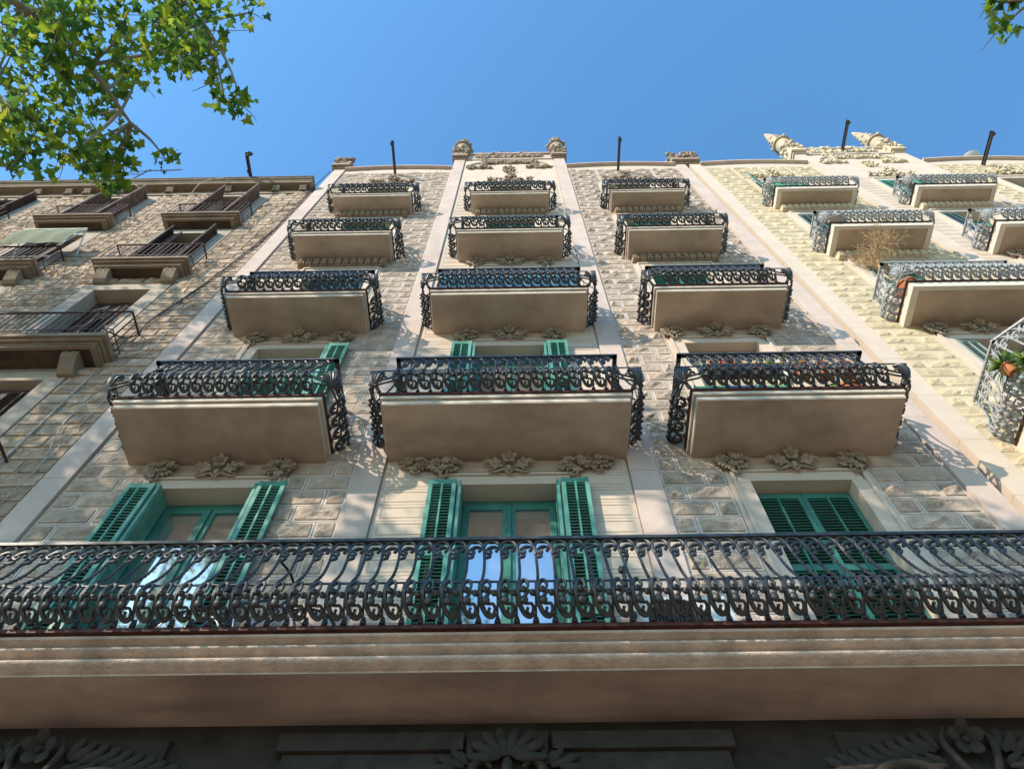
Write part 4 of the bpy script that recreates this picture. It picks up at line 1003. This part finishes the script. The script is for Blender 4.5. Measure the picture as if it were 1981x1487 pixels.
o = empty('stool', (2.04, -.42, z1b)); thing(o, 'small white stool holding a pink cushion', 'stool'); b = MB(); b.box(-.17, .17, -.14, .14, .22, .248); b.build('seat', M['white'], o)
for sx in (-1, 1):
    for sy in (-1, 1): b = MB(); b.box(sx * .14 - .015, sx * .14 + .015, sy * .11 - .015, sy * .11 + .015, 0, .219); b.build('leg', M['white'], o)
b = MB(); b.tube([(0, 0, 0), (0, 0, 1.25)], .022, 7); b.tube([(0, 0, 1.25), (.06, -.05, 1.42), (0, -.06, 1.52)], .02, 6)
for k in range(6): b.ball((.02 * math.sin(k), -.01, .25 + .2 * k), (.035, .035, .05), 7, 5)
b.lathe([(.13, 0), (.13, .015), (.03, .03)], (0, 0, 0), 12); thing(b.build('folded_parasol', M['iron'], loc=(1.02, -.30, z1b), smooth=50), 'black folded parasol standing beside the white air conditioner', 'parasol')

# ------------------------------------------------------------------ plane trees
LEAF2 = [(0, 0), (.16, -.10), (.46, -.12), (.36, .10), (.56, .34), (.30, .36), (.20, .52), (.0, 1.0), (-.20, .52), (-.30, .36), (-.56, .34), (-.36, .10), (-.46, -.12), (-.16, -.10)]
def leaf_verts(c, size, rr):
    tilt = abs(rr.gauss(0, .55)); az = rr.uniform(0, 6.28); sp = rr.uniform(0, 6.28)
    Q = Matrix.Rotation(az, 3, 'Z') @ Matrix.Rotation(tilt + .25, 3, 'X') @ Matrix.Rotation(sp, 3, 'Z'); fold = rr.uniform(.1, .6); out = []
    for x, y in LEAF2: out.append(Vector(c) + Q @ Vector((x * size, (y - .35) * size, -abs(x) * fold * size - .25 * fold * (y - .35) ** 2 * size)))
    return out
LF = [(0, 1, 2, 3), (0, 3, 4, 5), (0, 5, 6, 7), (0, 7, 8, 9), (0, 9, 10, 11), (0, 11, 12, 13)]
def plane_tree(base, limbs, blobs, label, nparts, seed, vis=None):
    rr = random.Random(seed); root = empty('plane_tree', base); tag(root, label, 'tree'); B0 = Vector(base)
    fork = limbs[0][0]
    b = MB(); b.tube(smoothpath([(0, 0, 0), (.05, 0, 1.5), (.0, .05, 3.5), tuple(Vector(fork) - B0)], 5), [.34, .30, .27, .25, .24, .235, .23, .225, .22, .215, .21, .205, .20, .195, .19, .185], 12); b.build('trunk', M['bark'], root, smooth=60)
    for L in limbs:
        p = smoothpath([Vector(q) - B0 for q in L], 5); n = len(p); b = MB(); r0 = .085
        b.tube(p, [r0 * (1 - .88 * i / n) for i in range(n)], 7); b.build('limb', M['bark'], root, smooth=60)
    pool = []
    for l in limbs:
        pool += [Vector(q) for q in smoothpath(l, 4)[3:]]
    tb = MB(); LV = []
    for (x, y, z, r, n) in blobs:
        c = Vector((x, y, z)); near = min(pool, key=lambda q: (q - c).length)
        mid = (near + c) / 2 + Vector((0, 0, .12 * (near - c).length))
        tb.tube([q - B0 for q in smoothpath([near, mid, c], 4)], [.022, .020, .018, .016, .014, .012, .010, .008, .007], 4)
        for _ in range(max(3, int(n / 14))):
            e = c + Vector((rr.gauss(0, .6), rr.gauss(0, .6), rr.gauss(0, .5))) * r; tb.tube([c - B0, (c + e) / 2 - B0 + Vector((0, 0, .03)), e - B0], [.006, .005, .003], 3)
        for _ in range(n):
            d = Vector((rr.gauss(0, 1), rr.gauss(0, 1), rr.gauss(0, 1))).normalized() * r * rr.random() ** .45
            LV.append(c + d)
    tag(tb.build('twigs', M['bark'], root), kind='stuff')
    LV.sort(key=lambda p: (p - Vector((0, -5.4, 1.6))).length if (p.y > -5.45) else 99)
    cv = []; cf = []; meshes = []
    for i, p in enumerate(LV):
        s = rr.uniform(.055, .125)
        if i < nparts:
            if i < 40:
                me = bpy.data.meshes.new('leaf'); me.from_pydata(leaf_verts((0, 0, 0), .16, rr), [], LF); me.materials.append(M['leaf']); meshes.append(me)
            o = place('leaf', meshes[i % len(meshes)], root, p - B0, rr.uniform(0, 6.28), (s / .16,) * 3)
        else:
            if p.y < -5.6: s *= 1.55
            k = len(cv); cv += leaf_verts(p - B0, s, rr); cf += [tuple(q + k for q in f) for f in LF]
    me = bpy.data.meshes.new('crown'); me.from_pydata(cv, [], cf); me.materials.append(M['leaf']); tag(place('crown', me, root), kind='stuff')

VIS = [(-4.31, -5.22, 9.02, 0.44), (-4.24, -5.11, 9.61, 0.47), (-3.79, -5.15, 9.53, 0.45), (-3.6, -5.17, 10.03, 0.44), (-3.31, -5.07, 10.18, 0.41), (-2.8, -5.22, 9.42, 0.23), (-3.16, -4.89, 9.17, 0.28), (-4.03, -4.76, 10.22, 0.3), (-4.02, -4.77, 9.19, 0.36), (-4.36, -4.84, 8.96, 0.41), (-5.22, -4.44, 9.83, 0.34), (-4.52, -4.38, 9.26, 0.34), (-4.56, -4.14, 9.88, 0.33), (-4.13, -3.98, 9.42, 0.28), (-4.83, -4.05, 9.34, 0.29), (-4.18, -4.05, 8.81, 0.26), (-4.15, -3.75, 9.66, 0.22), (-4.47, -4.43, 10.03, 0.3), (-3.24, -4.76, 10.01, 0.25), (-3.22, -4.52, 10.37, 0.18), (-3.14, -4.32, 10.26, 0.19), (-2.66, -4.38, 9.4, 0.15), (-2.8, -5.17, 10.58, 0.17), (-4.85, -3.88, 9.2, 0.16), (-3.53, -3.88, 9.38, 0.12), (-4.45, -4.3, 8.46, 0.2), (-4.53, -3.6, 9.86, 0.19), (-3.92, -4.08, 9.54, 0.12), (-4.04, -4.65, 10.0, 0.15), (-3.36, -4.92, 10.59, 0.2), (-4.93, -4.99, 9.52, 0.39)]
vr = random.Random(15); blobs = []
for x, y, z, r in VIS:
    for _ in range(1 if r < .2 else 2):
        q = Vector((vr.gauss(0, 1), vr.gauss(0, 1), vr.gauss(0, 1))).normalized() * r * .55 * (r >= .2); blobs.append((x + q.x, y + q.y, z + q.z, r * 1.08, int(14 + 205 * r * r)))
tr = random.Random(4)
def crown_blobs(x0, x1, ztop, zlow, n, y0=-9.6, y1=-6.1):
    out = []
    for _ in range(n):
        x = tr.uniform(x0, x1); zt = ztop(x); zl = zlow(x)
        if zt - zl < .8: continue
        y = tr.uniform(y0, y1); z = tr.uniform(zl, zt); r = tr.uniform(.45, 1.15); out.append((x, min(y, -5.6 - r), z, r, int(235 * r * r)))
    return out
ztop2 = lambda x: interp([-11, -8, -5, -2.5, -0.5], [20.5, 19.2, 17.2, 15.0, 12.6], x); zlow2 = lambda x: interp([-11, -9, -4, -0.5], [11.5, 13.2, 12.6, 11.2], x)
bl2 = blobs + crown_blobs(-10.5, -0.8, ztop2, zlow2, 50)
limbs2 = [[(-6.5, -7.9, 5.2), (-5.8, -7.0, 7.0), (-4.9, -6.0, 8.4), (-4.2, -5.0, 9.3), (-3.9, -4.2, 9.6)], [(-6.5, -7.9, 5.2), (-5.3, -7.4, 8.0), (-4.0, -6.3, 9.6), (-3.2, -5.1, 10.2)], [(-6.5, -7.9, 5.2), (-6.8, -7.9, 9.0), (-6.4, -7.8, 13.0), (-6.6, -7.7, 16.5)],
          [(-6.5, -7.9, 5.2), (-8.0, -7.8, 8.5), (-9.2, -7.9, 12.5), (-9.5, -7.8, 16.0)], [(-6.5, -7.9, 5.2), (-4.6, -8.1, 8.5), (-2.8, -8.0, 11.2), (-1.4, -7.9, 12.2)], [(-6.5, -7.9, 5.2), (-5.6, -6.8, 7.2), (-5.3, -5.6, 8.6), (-4.9, -4.4, 9.3)]]
plane_tree((-6.5, -8.4, -0.0), limbs2, bl2, 'plane tree with bright lobed leaves hanging over the bracketed cornice', 300, 61)
ztop1 = lambda x: interp([-20, -16, -11, -9], [21, 22.5, 22, 20.5], x); zlow1 = lambda x: 12.5
bl1 = crown_blobs(-19.5, -10.5, ztop1, zlow1, 84)
limbs1 = [[(-14.5, -7.9, 5.2), (-14.8, -7.9, 9.0), (-14.4, -7.8, 14.0), (-14.6, -7.7, 19.0)], [(-14.5, -7.9, 5.2), (-16.5, -7.8, 9.5), (-18, -7.9, 14), (-18.4, -7.8, 18)], [(-14.5, -7.9, 5.2), (-12.8, -8.1, 9.5), (-11.6, -8, 14), (-11.2, -7.9, 18.0)]]
plane_tree((-14.5, -8.4, 0.0), limbs1, bl1, 'tall plane tree standing further along the kerb beside the old house', 0, 62)
bl3 = [(4.47, -5.18, 9.4, .16, 20), (4.62, -5.02, 9.32, .18, 22), (4.38, -5.34, 9.46, .15, 14), (4.80, -5.25, 9.26, .22, 20)] + [(x, y, z, r, n) for x, y, z, r, n in crown_blobs(5.8, 12.5, lambda x: 14.5, lambda x: 9.2, 22, -10, -7)]
limbs3 = [[(8.5, -7.9, 5.2), (7.4, -7.2, 7.4), (6.0, -6.2, 8.8), (4.8, -5.2, 9.3)], [(8.5, -7.9, 5.2), (8.7, -8, 9), (8.4, -8, 13.0)], [(8.5, -7.9, 5.2), (10, -8, 8.5), (11.4, -8, 12.0)]]
plane_tree((8.5, -8.4, 0.0), limbs3, bl3, 'plane tree with dark leaf tips reaching into sky above the yellow house', 60, 63)
